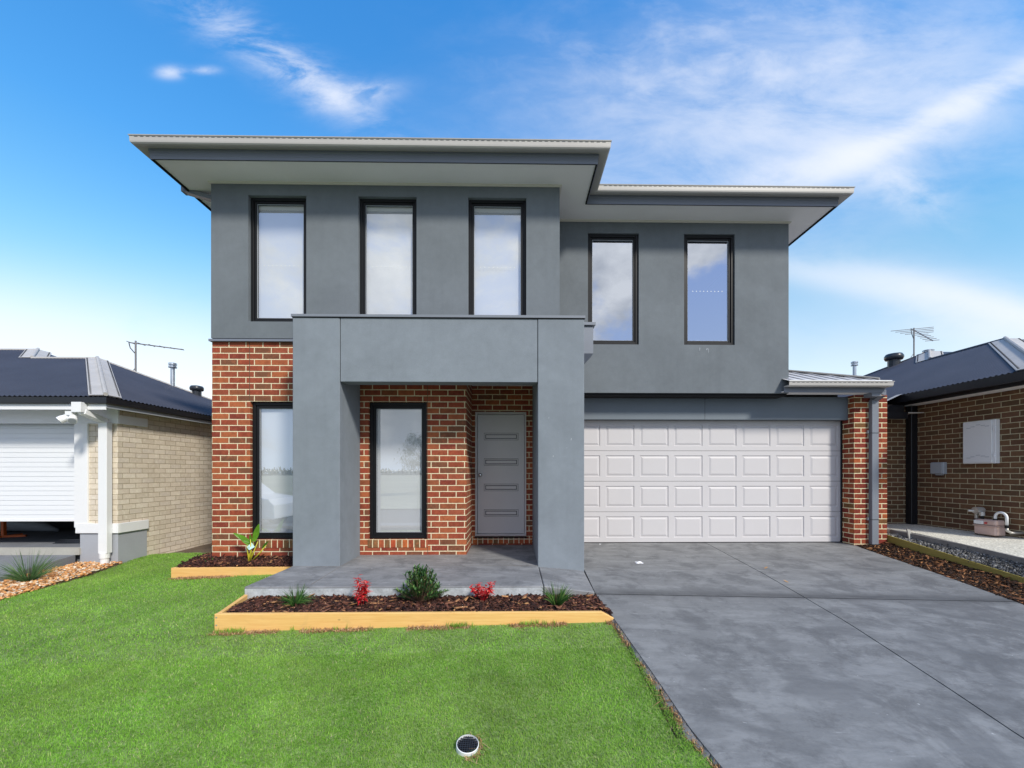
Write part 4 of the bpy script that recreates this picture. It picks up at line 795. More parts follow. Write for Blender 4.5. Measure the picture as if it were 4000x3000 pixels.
# ------------------------------------------------------------------ scatter helper
def scatter(name, mat, T, F, pos, rot, scl, rnd, smooth=False, jit=0):
    T = np.array(T, float); n = len(pos); k = len(T); V = T[None] * scl[:, None, :]
    if jit: V = V * (1 + jit * RNG.normal(size=V.shape))
    cx, cy, cz = np.cos(rot).T; sx, sy, sz = np.sin(rot).T
    R = np.empty((n, 3, 3))
    R[:, 0, 0] = cy * cz; R[:, 0, 1] = sx * sy * cz - cx * sz; R[:, 0, 2] = cx * sy * cz + sx * sz
    R[:, 1, 0] = cy * sz; R[:, 1, 1] = sx * sy * sz + cx * cz; R[:, 1, 2] = cx * sy * sz - sx * cz
    R[:, 2, 0] = -sy; R[:, 2, 1] = sx * cy; R[:, 2, 2] = cx * cy
    V = np.einsum('nij,nkj->nki', R, V) + pos[:, None, :]
    return rawmesh(name, mat, V.reshape(-1, 3), np.concatenate([np.array(F) + 0]), n, k, rnd, smooth)
def rawmesh(name, mat, V, F, n, k, rnd, smooth=False):
    fl_ = F.shape[1]; FF = (F[None] + (np.arange(n) * k)[:, None, None]).reshape(-1, fl_)
    me = bpy.data.meshes.new(name); me.vertices.add(len(V)); me.vertices.foreach_set('co', V.astype(np.float32).ravel())
    me.loops.add(FF.size); me.loops.foreach_set('vertex_index', FF.astype(np.int32).ravel())
    me.polygons.add(len(FF)); me.polygons.foreach_set('loop_start', (np.arange(len(FF)) * fl_).astype(np.int32)); me.polygons.foreach_set('loop_total', np.full(len(FF), fl_, np.int32))
    me.update(calc_edges=True)
    at = me.attributes.new('rnd', 'FLOAT', 'POINT'); at.data.foreach_set('value', np.repeat(rnd, k).astype(np.float32))
    if smooth: me.polygons.foreach_set('use_smooth', np.ones(len(FF), bool))
    me.materials.append(mat); o = bpy.data.objects.new(name, me); COL.objects.link(o); return o
BOXV = [(x, y, z) for z in (-.5, .5) for y in (-.5, .5) for x in (-.5, .5)]; BOXF = [(0, 2, 3, 1), (4, 5, 7, 6), (0, 1, 5, 4), (2, 6, 7, 3), (0, 4, 6, 2), (1, 3, 7, 5)]
CHIPV = [(-.5, -.25, 0), (-.1, -.5, -.3), (.5, -.2, 0), (.4, .35, -.2), (-.2, .5, 0), (-.45, -.2, 1), (-.1, -.42, .8), (.42, -.15, 1), (.35, .3, .9), (-.2, .42, 1.1)]
CHIPF4 = [(5, 6, 7, 8), (5, 8, 9, 5)]
def pts_in(n, x0, x1, y0, y1, ok):
    out = []
    while len(out) < n:
        x = random.uniform(x0, x1); y = random.uniform(y0, y1)
        if ok(x, y): out.append((x, y))
    return np.array(out)
def chips(name, mat, n, x0, x1, y0, y1, ok, zf, size=(.02, .055), thin=.22, up=.35, long=.25, lab=None):
    p = pts_in(n, x0, x1, y0, y1, ok); z = np.array([zf(a, b) for a, b in p]) + RNG.uniform(-.012, .016, n)
    L = RNG.uniform(*size, n); s = np.stack([L * np.where(RNG.random(n) < long, 1.8, 1.), L * RNG.uniform(.25, .75, n), L * thin * RNG.uniform(.5, 1.5, n)], 1)
    rot = np.stack([RNG.normal(0, up, n), RNG.normal(0, up, n), RNG.uniform(0, 6.28, n)], 1)
    o = scatter(name, mat, BOXV, BOXF, np.column_stack([p, z]), rot, s, RNG.random(n) ** 1.15, jit=.22); return tag(o, lab, kind='stuff')
def bed(name, mat, pts):
    m = MB(); n = len(pts); m.add(pts, [tuple(range(n))]); return tag(m.build(name, mat), kind='structure')
mz = lambda x, y: -.10 + .012 * noise.noise(Vector((x * 3, y * 3, 0)))
edgeL = lambda y: XL + .04 + (SL - XL - .03) * max(0, min(1, (y - 3.81) / .65))
okF = lambda x, y: x > edgeL(y) and x < fL(y) - .01 and (y < 4.365 if x > SL else y < 4.36)
bed('bed_soil', M['dirt'], [(XL + .03, 3.815, -.115), (fL(3.8), 3.815, -.12), (fL(4.4), 4.45, -.12), (SL - .02, 4.45, -.115)])
chips('bark_mulch', M['mulch'], 8500, XL, .95, 3.815, 4.365, okF, mz, size=(.016, .042), lab='dark red bark chips filling the pine edged front bed')
chips('bark_splinters', M['mulch'], 150, XL, .95, 3.83, 4.35, okF, lambda x, y: mz(x, y) + .014, size=(.035, .075), thin=.08, up=.2, lab='pale long bark splinters lying on the front bed')
bpy.data.objects['bark_splinters'].data.attributes['rnd'].data.foreach_set('value', np.repeat(RNG.uniform(.93, 1, 150), 8).astype(np.float32))
lz = lambda x, y: interp(y, [5.6, 6.0], [-.095, -.012]) - .03 * max(0, -4.2 - x)
okL = lambda x, y: x > XB + .04 and x < (-2.8) and y > YBd + .04 and (y < 6.015 or x < -4.33)
bed('bed_soil', M['dirt'], [(XB, YBd, -.11), (-2.8, YBd, -.11), (-2.8, 6.02, -.03), (-4.33, 6.02, -.04), (-4.33, 6.5, -.1), (XB, 6.5, -.12)])
chips('bark_mulch', M['mulch'], 3400, XB, -2.8, 5.5, 6.4, okL, lz, size=(.016, .045), lab='dark bark chips in the small bed by the left brick corner')
rz = lambda x, y: interp(y, [1.5, 3.6, 5.13, 7.06, 7.2], [-.48, -.36, -.19, -.005, .0]) * min(1, max(0, (x - fR(y)) / .5)) + zd(fR(y), y) * (1 - min(1, max(0, (x - fR(y)) / .5))) - .01
okR = lambda x, y: x > fR(y) + .005 and x < 6.385 and (y < 6.99)
m = MB(); slabgrid(m, fR, lambda y: 6.39, 1.5, 7.0, lambda x, y: rz(x, y) - .018, 8, 20, .1); tag(m.build('bed_soil', M['dirt']), kind='structure')
chips('shredded_mulch', M['mulch2'], 17000, 4.6, 6.39, 2.2, 7., okR, rz, size=(.015, .036), long=.5, lab='dark shredded bark strip between driveway and green edging')
chips('bark_splinters', M['mulch2'], 200, 4.9, 6.39, 3.6, 6.95, okR, lambda x, y: rz(x, y) + .016, size=(.035, .07), thin=.06, up=.3, lab='orange bark splinters on the driveway mulch strip')
bpy.data.objects['bark_splinters.001'].data.attributes['rnd'].data.foreach_set('value', np.repeat(RNG.uniform(.85, .99, 200), 8).astype(np.float32))
gt_ = lambda y: interp(y, [1.5, 3.6, 5.13, 7.06, 7.6], [-.46, -.33, -.145, .10, .12]); gz_ = lambda x, y: gt_(y) + (kz(y) - .085 - gt_(y)) * min(1, max(0, (x - 6.4) / (kx(y) - 6.45)))
m = MB(); slabgrid(m, lambda y: 6.415, lambda y: kx(y) - .04 + .0, 1.5, 7.8, lambda x, y: gz_(x, y) - .01, 6, 24, .1); tag(m.build('rubble_strip', M['kerb']), kind='structure')
chips('rubble', M['gravel'], 5200, 6.41, 6.68, 2.6, 7.6, lambda x, y: x < kx(y) - .045, lambda x, y: gz_(x, y) + .006, size=(.012, .035), thin=.6, up=1., long=.05, lab='grey broken stone rubble between green edging and kerb board')
# pebbles by the left neighbour
nbx = -7.1; lawnL = lambda y: interp(y, [4, 5, 6.3, 6.9, 7.3], [-6.15, -6.2, -6.33, -6.42, -6.5])
nz = lambda x, y: interp(y, [-1, 3, 5.7, 6.5, 6.95], [-.56, -.42, -.27, -.18, -.13])
m = MB(); slabgrid(m, lambda y: -14, lambda y: nbx, -.9, 6.86, nz, 6, 20, .2); tag(m.build('neighbour_driveway', M['nbrdrive']), kind='structure')
pz = lambda x, y: interp(y, [4, 5, 6.6, 6.9], [-.40, -.345, -.285, -.27])
okP = lambda x, y: x > nbx and x < lawnL(y) + .03
m = MB(); slabgrid(m, lambda y: nbx, lambda y: lawnL(y) + .02, 2.0, 6.9, lambda x, y: pz(x, y) - .02, 6, 20, .1); tag(m.build('pebble_bed_base', M['dirt']), kind='structure')
import bmesh
bm = bmesh.new(); bmesh.ops.create_icosphere(bm, subdivisions=1, radius=.5); IV = [tuple(v.co) for v in bm.verts]; IF = [tuple(v.index for v in f.verts) for f in bm.faces]; bm.free()
n = 6600; p_ = pts_in(n, nbx, -6.1, 3.0, 6.9, okP); z = np.array([pz(a, b) for a, b in p_]) + RNG.uniform(-.01, .02, n); L = RNG.uniform(.022, .06, n)
o = scatter('river_pebbles', M['pebble'], IV, IF, np.column_stack([p_, z]), np.stack([RNG.normal(0, .25, n), RNG.normal(0, .25, n), RNG.uniform(0, 6.28, n)], 1), np.stack([L, L * RNG.uniform(.5, .8, n), L * RNG.uniform(.28, .5, n)], 1), RNG.random(n), True, jit=.06)
tag(o, 'orange and cream river pebbles beside the left neighbour plinth', kind='stuff')
# ------------------------------------------------------------------ lawn
DR = onZ(1010, 1604, -.272)
def inlawn(x, y):
    if x > fL(y) - .012 - .02 * noise.noise(Vector((y * 5, 1, 0))) or x < lawnL(y) + .02 * noise.noise(Vector((y * 4, 3, 0))): return False
    if y > 3.755 and y < 3.83 and x > XL - .02: return False
    if y > 3.80 and x > edgeL(y) - .06 and y < 4.5: return False
    if y >= 4.36 and x > SL - .015: return False
    if x > XB - .03 and y > YBd - .015: return False
    if x > -4.33 and y > 6: return False
    if y > 7.5 - .25 * (x + 5.4) * .3 + .12 * noise.noise(Vector((x * 3, 0, 0))): return False
    if (x - DR[0]) ** 2 + (y - DR[1]) ** 2 < .068 ** 2: return False
    if -4.55 < x < -3.75 and YBd - .09 < y: return False      # bare patch in front of the small bed
    return True
m = MB(); st = .1; idx = {}
for i in range(int(-7 / st), int(1.3 / st) + 1):
    for j in range(int(-.8 / st), int(8 / st) + 1):
        x, y = i * st, j * st
        if y < 1 or inlawn(x + st / 2, y + st / 2) or inlawn(x, y):
            if x + st > fL(y) - .0 or x < -6.9: continue
            ids = []
            for a, b in ((i, j), (i + 1, j), (i + 1, j + 1), (i, j + 1)):
                if (a, b) not in idx: idx[(a, b)] = len(m.v); m.v.append((a * st, b * st, G(a * st, b * st) - .022))
                ids.append(idx[(a, b)])
            m.f.append(tuple(ids))
tag(m.build('lawn', M['lawnsoil'], smooth=True), kind='structure')
def straw(x, y):
    if 3.0 < y < 3.77 and 3.70 + .035 * noise.noise(Vector((x * 9, 2, 0))) < y and XL < x < .9 and noise.noise(Vector((x * 2.3, 0, 0))) > -.12: return True
    if 1.7 < y < 3.8 and fL(y) - .035 - .03 * noise.noise(Vector((y * 6, 4, 0))) < x < fL(y) and noise.noise(Vector((y * 3, 9, 0))) > -.2: return True
    q = (x - DR[0]) ** 2 + (y - DR[1]) ** 2
    if .068 ** 2 < q < .085 ** 2 and x > DR[0] - .01: return True
    return -4.5 + .1 * noise.noise(Vector((y * 20, 0, 0))) < x < -3.8 and YBd - .12 + .05 * noise.noise(Vector((x * 8, 0, 0))) < y < YBd
def blades(name, mat, n, x0, x1, y0, y1, ok, hh, ww, lean=1.1, rnd=None, lab=None, seg=2):
    c = RNG.uniform((x0, y0), (x1, y1), (int(n * 1.05), 2)); keep = np.array([ok(a, b) for a, b in c]); c = c[keep]; n = len(c)
    z = np.array([G(a, b) for a, b in c]) - .022
    ang = RNG.uniform(0, 2 * np.pi, n); ln = np.abs(RNG.normal(0, lean, n)); h_ = hh * RNG.uniform(.55, 1.25, n); w = ww * RNG.uniform(.6, 1.3, n)
    dx, dy = np.cos(ang), np.sin(ang); a2 = ang + RNG.normal(1.57, .5, n); px, py = np.cos(a2) * w / 2, np.sin(a2) * w / 2
    B = np.column_stack([c, z]); l1 = (h_ * ln * .35)[:, None]; l2 = (h_ * ln)[:, None]; D = np.column_stack([dx, dy, np.zeros(n)]); S = np.column_stack([px, py, np.zeros(n)]); Z = np.array([0, 0, 1.])
    hz = (h_ / np.sqrt(1 + ln ** 2))[:, None]
    V = np.stack([B - S, B + S, B + D * l1 + Z * hz * .55 + S * .8, B + D * l1 + Z * hz * .55 - S * .8, B + D * l2 + Z * hz], 1).reshape(-1, 3)
    F = np.array([(0, 1, 2), (0, 2, 3), (3, 2, 4)])
    r = RNG.random(n) if rnd is None else rnd(n)
    return tag(rawmesh(name, mat, V, F, n, 5, r), lab, kind='stuff')
inview = lambda x, y: abs(x) < 1.36 * y + 1.3
ok1 = lambda x, y: inview(x, y) and inlawn(x, y) and (not straw(x, y) or random.random() < .18)
gr = lambda n: np.clip(RNG.beta(2, 2.2, n) * 1.0 + np.where(RNG.random(n) < .05, .5, 0), 0, 1)
blades('grass', M['grass'], 260000, -5.6, 1.15, 1.6, 3.3, ok1, .018, .0032, rnd=gr, lab='short green lawn grass close to the camera')
blades('grass', M['grass'], 240000, -6.6, 1.15, 3.3, 7.7, ok1, .021, .0046, rnd=gr, lab='green lawn grass between the pebbles and the pine edged beds')
# straw where turf meets timber and driveway
e1 = lambda x, y: inview(x, y) and straw(x, y)
blades('dry_thatch', M['straw'], 400000, -4.6, 1.15, 1.7, 5.7, e1, .026, .006, lean=1.8, lab='dry straw coloured turf edge along timber and driveway')
# long blades against the board
e2_ = lambda x, y: 3.72 < y < 3.765 and XL < x < .85 and noise.noise(Vector((x * 3, 5, 0))) + .6 * noise.noise(Vector((x * 23, 7, 0))) > .22
blades('edge_grass', M['grass'], 5000, -2.8, 1., 3.70, 3.77, e2_, .05, .004, lean=.6, rnd=gr, lab='longer grass tufts against the front pine board')
# drain
dr = empty('lawn_drain', (DR[0], DR[1], -.27), 'round white pipe drain with black grate sunk in the lawn', 'drain')
DRZ = G(*DR) - .0; R_ = .061
tilt = Matrix.Rotation(math.radians(13), 3, 'X') @ Matrix.Rotation(math.radians(5), 3, 'Y')
def tl(mb): mb.v = [tuple(Vector((DR[0], DR[1], DRZ)) + tilt @ (Vector(q) - Vector((DR[0], DR[1], DRZ)))) for q in mb.v]; return mb
m = MB(); N = 36; prof = [(R_, -.12), (R_, .006), (R_ - .003, .008), (R_ - .004, -.12)]
vs = [(DR[0] + r_ * math.cos(2 * math.pi * j / N), DR[1] + r_ * math.sin(2 * math.pi * j / N), DRZ + z_) for r_, z_ in prof for j in range(N)]
m.add(vs, [(i * N + j, i * N + (j + 1) % N, ((i + 1) % 4) * N + (j + 1) % N, ((i + 1) % 4) * N + j) for i in range(3) for j in range(N)])
tl(m).build('pipe_rim', M['white'], dr, smooth=False)
m = MB(); rr = R_ - .0045
for k in range(-4, 5):
    o_ = k * .0125; l_ = math.sqrt(max(0, rr * rr - o_ * o_))
    m.box(DR[0] + o_ - .001, DR[0] + o_ + .001, DR[1] - l_, DR[1] + l_, DRZ - .004, DRZ + .001); m.box(DR[0] - l_, DR[0] + l_, DR[1] + o_ - .001, DR[1] + o_ + .001, DRZ - .0038, DRZ + .0008)
tl(m).build('grate', M['vent'], dr)
m = MB(); m.lathe([(.001, 0), (rr, 0), (rr, .002), (.001, .002)], (DR[0], DR[1], DRZ - .02), 28); tl(m).build('drain_floor', M['seal'], dr)
# ------------------------------------------------------------------ plants
def setrnd(o, per, vals=None):
    me = o.data; n = len(me.vertices); k = n // per; v = np.repeat(RNG.random(k) if vals is None else vals, per); v = np.concatenate([v, np.full(n - len(v), .5)])
    at = me.attributes.new('rnd', 'FLOAT', 'POINT'); at.data.foreach_set('value', v.astype(np.float32)); return o
def tuft(name, x, y, z, n, h, spread, w, mat, label, cat, group=None, droop=.5):
    r = empty(name, (x, y, z), label, cat, group); m = MB()
    for k in range(n):
        a = random.uniform(0, 6.283); t = random.random() ** .7 * spread; L = h * random.uniform(.6, 1.15); rb = random.uniform(0, .03)
        d = Vector((math.cos(a) * t, math.sin(a) * t, 1)); m.leaf((x + math.cos(a) * rb, y + math.sin(a) * rb, z - .01), d, L, w * random.uniform(.7, 1.2), up=(math.sin(a), -math.cos(a), .2), bend=droop * t, n=5, prof=lambda q: (1 - q) ** .5 * .9 + .05)
    setrnd(m.build('leaves', M[mat], r, smooth=True), 18); return r
fp = lambda u, v, z=-.09: onZ(u, v, z)
x, y = fp(638, 1305); tuft('strappy_grass_plant', x, y, -.09, 230, .23, 1.25, .007, 'tuft', 'green strappy grass clump left end of the front bark bed', 'plant', 'plants in the front bed')
x, y = fp(1203, 1308); tuft('strappy_grass_plant', x, y, -.09, 130, .27, .8, .009, 'tuft', 'upright green strappy clump at the driveway end of the front bed', 'plant', 'plants in the front bed')
x, y = onZ(62, 1258, -.33); tuft('ornamental_grass', x, y, -.32, 300, .47, 1.35, .006, 'tuft2', 'wispy fountain grass clump on the orange pebbles', 'plant', droop=.25)
def nandina(x, y, z, h, w, label, seed):
    random.seed(seed); r = empty('red_leaf_shrub', (x, y, z), label, 'shrub', 'plants in the front bed'); m = MB(); st_ = MB()
    for k in range(16):
        a = random.uniform(0, 6.283); rr_ = random.uniform(0, w * 1.15); top = Vector((x + math.cos(a) * rr_, y + math.sin(a) * rr_, z + h * random.uniform(.45, 1)))
        b = Vector((x + math.cos(a) * .015, y + math.sin(a) * .015, z)); st_.tube([b, b.lerp(top, .5) + Vector((0, 0, .01)), top], [.003, .0022, .0012], 5)
        for q in range(10):
            t = random.uniform(.35, 1); c = b.lerp(top, t)
            for e in range(2):
                a3 = random.uniform(0, 6.283); m.leaf(c, (math.cos(a3), math.sin(a3), random.uniform(-.2, .7)), random.uniform(.035, .062), .017, bend=.3, n=3)
    st_.build('stems', M['redleaf'], r); setrnd(m.build('leaves', M['redleaf'], r), 12)
x, y = fp(782, 1306); nandina(x, y, -.09, .27, .105, 'slender bright red leaved shrub left of the green bush', 11)
x, y = fp(1045, 1297); nandina(x, y, -.09, .19, .12, 'low spreading red leaved shrub right of the green bush', 23)
random.seed(5); x, y = fp(908, 1300); r = empty('green_bush', (x, y, -.09), 'rounded dark green leafy bush in the middle of the front bed', 'shrub', 'plants in the front bed'); m = MB(); st_ = MB()
for k in range(115):
    a = random.uniform(0, 6.283); el = random.uniform(.05, 1.45); R1 = random.uniform(.7, 1.0); top = Vector((x + math.cos(a) * math.cos(el) * .28 * R1, y + math.sin(a) * math.cos(el) * .17 * R1, -.07 + math.sin(el) * .345 * R1)); b = Vector((x, y, -.1))
    mid = b.lerp(top, .5) + Vector((math.cos(a), math.sin(a), 0)) * .02; st_.tube([b, mid, top], [.004, .003, .0015], 5)
    for q in range(22):
        t = random.uniform(.45, 1.0); c = b.lerp(top, t) if t > .5 else mid; a3 = random.uniform(0, 6.283); dd = (top - b).normalized() + Vector((math.cos(a3), math.sin(a3), random.uniform(-.3, .6))) * .8
        m.leaf(c, dd, random.uniform(.03, .055), .015, bend=.1, n=2)
st_.build('stems', M['twig'], r); setrnd(m.build('leaves', M['bushleaf'], r), 9)
# bird of paradise with nursery tag
bx, by = onZ(540, 1211, -.03); r = empty('bird_of_paradise_plant', (bx, by, -.04), 'young broad leaved plant with yellow stems and nursery tag at the brick corner', 'plant')
def tp(u, v, Y): return Vector((XatY(u, Y), Y, ZatY(u, v, Y)))
b = Vector((bx, by, -.04)); st_ = MB()
pts = [(548, 1172), (533, 1168), (557, 1170), (541, 1165), (575, 1178)]
for k, (u_, v_) in enumerate(pts): t = tp(u_, v_, by - .03 * k + .04); st_.tube([b + Vector((.012 * (k - 2), 0, 0)), b.lerp(t, .5) + Vector((.01 * (k - 2), 0, 0)), t], [.011, .009, .005], 7)
st_.build('stems', M['stem'], r, smooth=True)
def bleaf(a, bb_, w, yy=0): a = tp(*a, by + yy); bb_ = tp(*bb_, by + yy - .05); return MB().leaf(a, bb_ - a, (bb_ - a).length, w, up=(.3, -1, .3), bend=.02, n=8)
for a, c_, w in (((548, 1170), (560, 1130), .075), ((541, 1172), (503, 1150), .06), ((538, 1176), (516, 1153), .07), ((543, 1180), (540, 1152), .04), ((566, 1184), (580, 1168), .03)):
    o = bleaf(a, c_, w).build('leaf', M['bopleaf'], r, smooth=True); setrnd(o, len(o.data.vertices))
t = tp(541, 1180, by - .03); MB().add([(t.x - .05, t.y, t.z - .01), (t.x + .0, t.y - .03, t.z - .05), (t.x + .06, t.y, t.z - .01), (t.x + .01, t.y + .01, t.z + .05)] , [(0, 1, 2, 3)]).add([(t.x - .05, t.y + .001, t.z - .01), (t.x + .0, t.y - .029, t.z - .05), (t.x + .06, t.y + .001, t.z - .01), (t.x + .01, t.y + .011, t.z + .05)], [(3, 2, 1, 0)]).build('tag', M['tagcard'], r)
for (u, v, h, nn, lab) in ((455, 1216, .12, 9, 'tiny green seedling at the left end of the brick corner bed'), (612, 1208, .2, 7, 'small grey green spiky seedling beside the portal column'), (437, 1210, .1, 5, 'tiny yellow green sprout behind the side board of the small bed')):
    x, y = onZ(u, v, -.06); tuft('seedling', x, y, -.07, nn, h, .9, .016, 'tuft', lab, 'plant', 'seedlings in the small bed', droop=.3)
# ------------------------------------------------------------------ litter on the driveway
def blob(name, x, y, z, s, mat, lab, cat, seed, flat=.5, grp=None):
    random.seed(seed); bm = bmesh.new(); bmesh.ops.create_icosphere(bm, subdivisions=3, radius=s)
    for v in bm.verts:
        n_ = noise.noise(v.co * (1.2 / s) + Vector((seed, 0, 0))); n2 = noise.noise(v.co * (4 / s)); v.co *= 1 + .55 * n_ + .3 * n2; v.co.z *= flat; v.co.x *= 1.5
    me = bpy.data.meshes.new(name); bm.to_mesh(me); bm.free(); me.materials.append(M[mat]); o = bpy.data.objects.new(name, me); COL.objects.link(o); o.location = (x, y, z + s * flat * .6); return tag(o, lab, cat, grp)
for (u, v, s, sd_, lab) in ((1380, 1216, .033, 3, 'larger crumpled white tissue on the driveway near the garage door'), (1296, 1168 + 10, .010, 9, 'tiny white scrap on the driveway close to the portal column')):
    x, y = onZ(u, v, -.06); blob('crumpled_tissue', x, y, zd(x, y), s, 'paper', lab, 'litter', sd_, .45, 'white paper scraps on the driveway')
for (u, v, lab, an) in ((1652, 1225, 'brown dry leaf on the driveway joint nearer the garage', .4), (1703, 1250, 'tan dry leaf on the driveway joint nearer the camera', 2.2), (1313, 1169, 'orange dry leaf against the bottom of the garage door', 1.2)):
    x, y = onZ(u, v, -.07); z = zd(x, y); m = MB().leaf((x, y, z + .004), (math.cos(an), math.sin(an), .25), .055, .028, bend=-.1, n=5); tag(m.build('dry_leaf', M['dryleaf']), lab, 'leaf', 'dry leaves on the driveway')
# ------------------------------------------------------------------ behind the camera: what the windows mirror
def tree(x, y, h, cr, lab, seed, n=5000):
    random.seed(seed); z = -.7; r = empty('paddock_tree', (x, y, z), lab, 'tree', 'trees across the street'); m = MB(); m.tube([(x, y, z), (x + .1, y, z + h * .35), (x, y + .1, z + h * .7)], [.22, .16, .06], 9); tips = []
    for k in range(11):
        a = k * 2.4; L = cr * random.uniform(.5, .95); b = Vector((x, y, z + h * random.uniform(.3, .65))); t = b + Vector((math.cos(a) * L, math.sin(a) * L, h * random.uniform(.1, .35))); m.tube([b, b.lerp(t, .5) + Vector((0, 0, .1)), t], [.07, .045, .015], 6); tips.append(t)
    m.build('trunk', M['bark'], r, smooth=True); q = MB()
    cl = [t + Vector((random.gauss(0, .3), random.gauss(0, .3), random.gauss(0, .3))) for t in tips for _ in range(3)] + [Vector((x, y, z + h * .85))] * 3
    for k in range(n): c = random.choice(cl) + Vector([random.gauss(0, cr * .17) for _ in range(3)]); q.leaf(c, [random.gauss(0, 1) for _ in range(3)], random.uniform(.2, .38), .16, n=1)
    setrnd(q.build('crown', M['crown'], r), 6)
tree(-8.2, -27, 5.6, 1.9, 'leafy tree standing alone across the street', 2)
tree(6, -45, 7, 2.6, 'broad tree far across the street', 4)
m = MB(); random.seed(9); q = MB()
for k in range(9000):
    a = random.uniform(-1.25, 1.25); R2 = 260; x = math.sin(a) * R2; y = -math.cos(a) * R2; hh = 5 + 4 * noise.noise(Vector((a * 9, 0, 0))) + 1.5 * noise.noise(Vector((a * 40, 2, 0)))
    q.leaf((x + random.gauss(0, 3), y + random.gauss(0, 3), -.8 + random.uniform(0, max(1, hh * .7))), [random.gauss(0, 1) for _ in range(3)], 3.6, 3., n=1)
o = setrnd(q.build('treeline', M['crown']), 6); tag(o, 'far line of dark trees across the paddock', kind='stuff')
# parked car whose ghost shows in the left ground floor window
cx0, cy = -9.9, -2.0; car = empty('parked_car', (cx0, cy, -.66), 'white station wagon parked by the kerb', 'car')
side = [(-2.3, .35), (-2.3, .95), (-2.2, 1.05), (-1.9, 1.1), (-1.55, 1.65), (-1.3, 1.72), (.5, 1.72), (.75, 1.65), (1.35, 1.12), (2.1, 1.0), (2.28, .8), (2.3, .35)]
m = MB(); nS = len(side); W = .88
ring = lambda yy, k: [(cx0 + a, cy + yy * (1 - (.14 if z_ > 1.2 else 0)), -.66 + z_ * 1) for a, z_ in side]
m.add(ring(-W, 0) + ring(W, 0), [tuple(range(nS)), tuple(range(2 * nS - 1, nS - 1, -1))] + [(i, i + nS, (i + 1) % nS + nS, (i + 1) % nS) for i in range(nS)])
bd = m.build('body', M['carwhite'], car, bevel=.05, seg=3)
for s_ in (-1, 1):
    for a, b in ((-1.45, -.55), (-.48, .3), (.37, .95)):
        yy = cy + s_ * .775; MB().hexa([(cx0 + a - .1, yy - .02 + s_ * .06, .5), (cx0 + b + .1, yy - .02 + s_ * .06, .5), (cx0 + b + .1, yy + .02 + s_ * .06, .5), (cx0 + a - .1, yy + .02 + s_ * .06, .5)], [(cx0 + a, yy - .02 - s_ * .0, .93), (cx0 + b - .15, yy - .02, .93), (cx0 + b - .15, yy + .02, .93), (cx0 + a, yy + .02, .93)]).build('side_window', M['carglass'], car)
for sx in (-1.4, 1.45):
    for s_ in (-1, 1):
        w_ = MB().tube([(cx0 + sx, cy + s_ * .7, -.33), (cx0 + sx, cy + s_ * .92, -.33)], .33, 22).build('wheel', M['rubber'], car); MB().tube([(cx0 + sx, cy + s_ * .921, -.33), (cx0 + sx, cy + s_ * .93, -.33)], .2, 18).build('rim', M['galv'], w_)
# ------------------------------------------------------------------ camera
cam = bpy.data.cameras.new('camera'); co = bpy.data.objects.new('camera', cam); COL.objects.link(co)
co.location = (0, 0, H); co.rotation_euler = (math.radians(90), 0, math.radians(-.9)); cam.sensor_width = 36; cam.lens = 36 * 900 / 2212
cam.shift_x = -(1124 - 1106) / 2212; cam.shift_y = (1020 - 829.5) / 2212; cam.clip_end = 2000; cam.clip_start = .05; SC.camera = co
# ------------------------------------------------------------------ light and sky
sd = Vector((.457, -.629, .629)).normalized()
sl = bpy.data.lights.new('sun', 'SUN'); sl.energy = 3.7; sl.angle = math.radians(8); sl.color = (1, .94, .84); so_ = bpy.data.objects.new('sun', sl); COL.objects.link(so_)
so_.rotation_euler = sd.to_track_quat('Z', 'Y').to_euler(); so_.location = (8, -10, 12)
w = bpy.data.worlds.new('World'); SC.world = w; w.use_nodes = True; nt = w.node_tree; N_ = nt.nodes; K = nt.links; bg = N_['Background']
class WT(NT):
    def __init__(s): s.t = nt; s.n = N_; s.l = K
t = WT()
sky = t.new('ShaderNodeTexSky', sky_type='NISHITA'); sky.sun_disc = False; sky.sun_elevation = math.asin(sd.z); sky.sun_rotation = math.atan2(sd.x, sd.y); sky.air_density = 1.; sky.dust_density = .3; sky.ozone_density = 1.6
tc = t.new('ShaderNodeTexCoord').outputs['Generated']; sp = t.new('ShaderNodeSeparateXYZ'); t.link(tc, sp.inputs[0]); dx_, dy_, dz_ = sp.outputs
yy = t.math('MAXIMUM', t.math('ABSOLUTE', dy_), .03); A_ = t.math('DIVIDE', dx_, yy); B_ = t.math('DIVIDE', dz_, yy)
front = t.rng(dy_, -.4, .1, 0, 1, True)
cv = t.new('ShaderNodeCombineXYZ'); t.link(A_, cv.inputs[0]); t.link(B_, cv.inputs[1])
def ell(cu, cvv, ang, ra, rb_):
    a0 = (cu - 1110) / 900; b0 = (1020 - cvv) / 900; ca, sa = math.cos(ang), math.sin(ang)
    a = t.math('SUBTRACT', A_, a0); b = t.math('SUBTRACT', B_, b0)
    p1_ = t.math('DIVIDE', t.math('ADD', t.math('MULTIPLY', a, ca), t.math('MULTIPLY', b, sa)), ra / 900); q1_ = t.math('DIVIDE', t.math('SUBTRACT', t.math('MULTIPLY', b, ca), t.math('MULTIPLY', a, sa)), rb_ / 900)
    return t.math('EXPONENT', t.math('MULTIPLY', t.math('ADD', t.math('MULTIPLY', p1_, p1_), t.math('MULTIPLY', q1_, q1_)), -1.))
def fbm(rot, sx, sy, sc_, det=7, rg=.62, ds=.3, off=(0, 0, 0)):
    mp = t.new('ShaderNodeMapping'); mp.inputs['Rotation'].default_value = (0, 0, -rot); mp.inputs['Scale'].default_value = (sx, sy, 1); mp.inputs['Location'].default_value = off; t.link(cv.outputs[0], mp.inputs['Vector']); return t.noise(mp.outputs[0], sc_, det, rg, ds)
R = math.radians
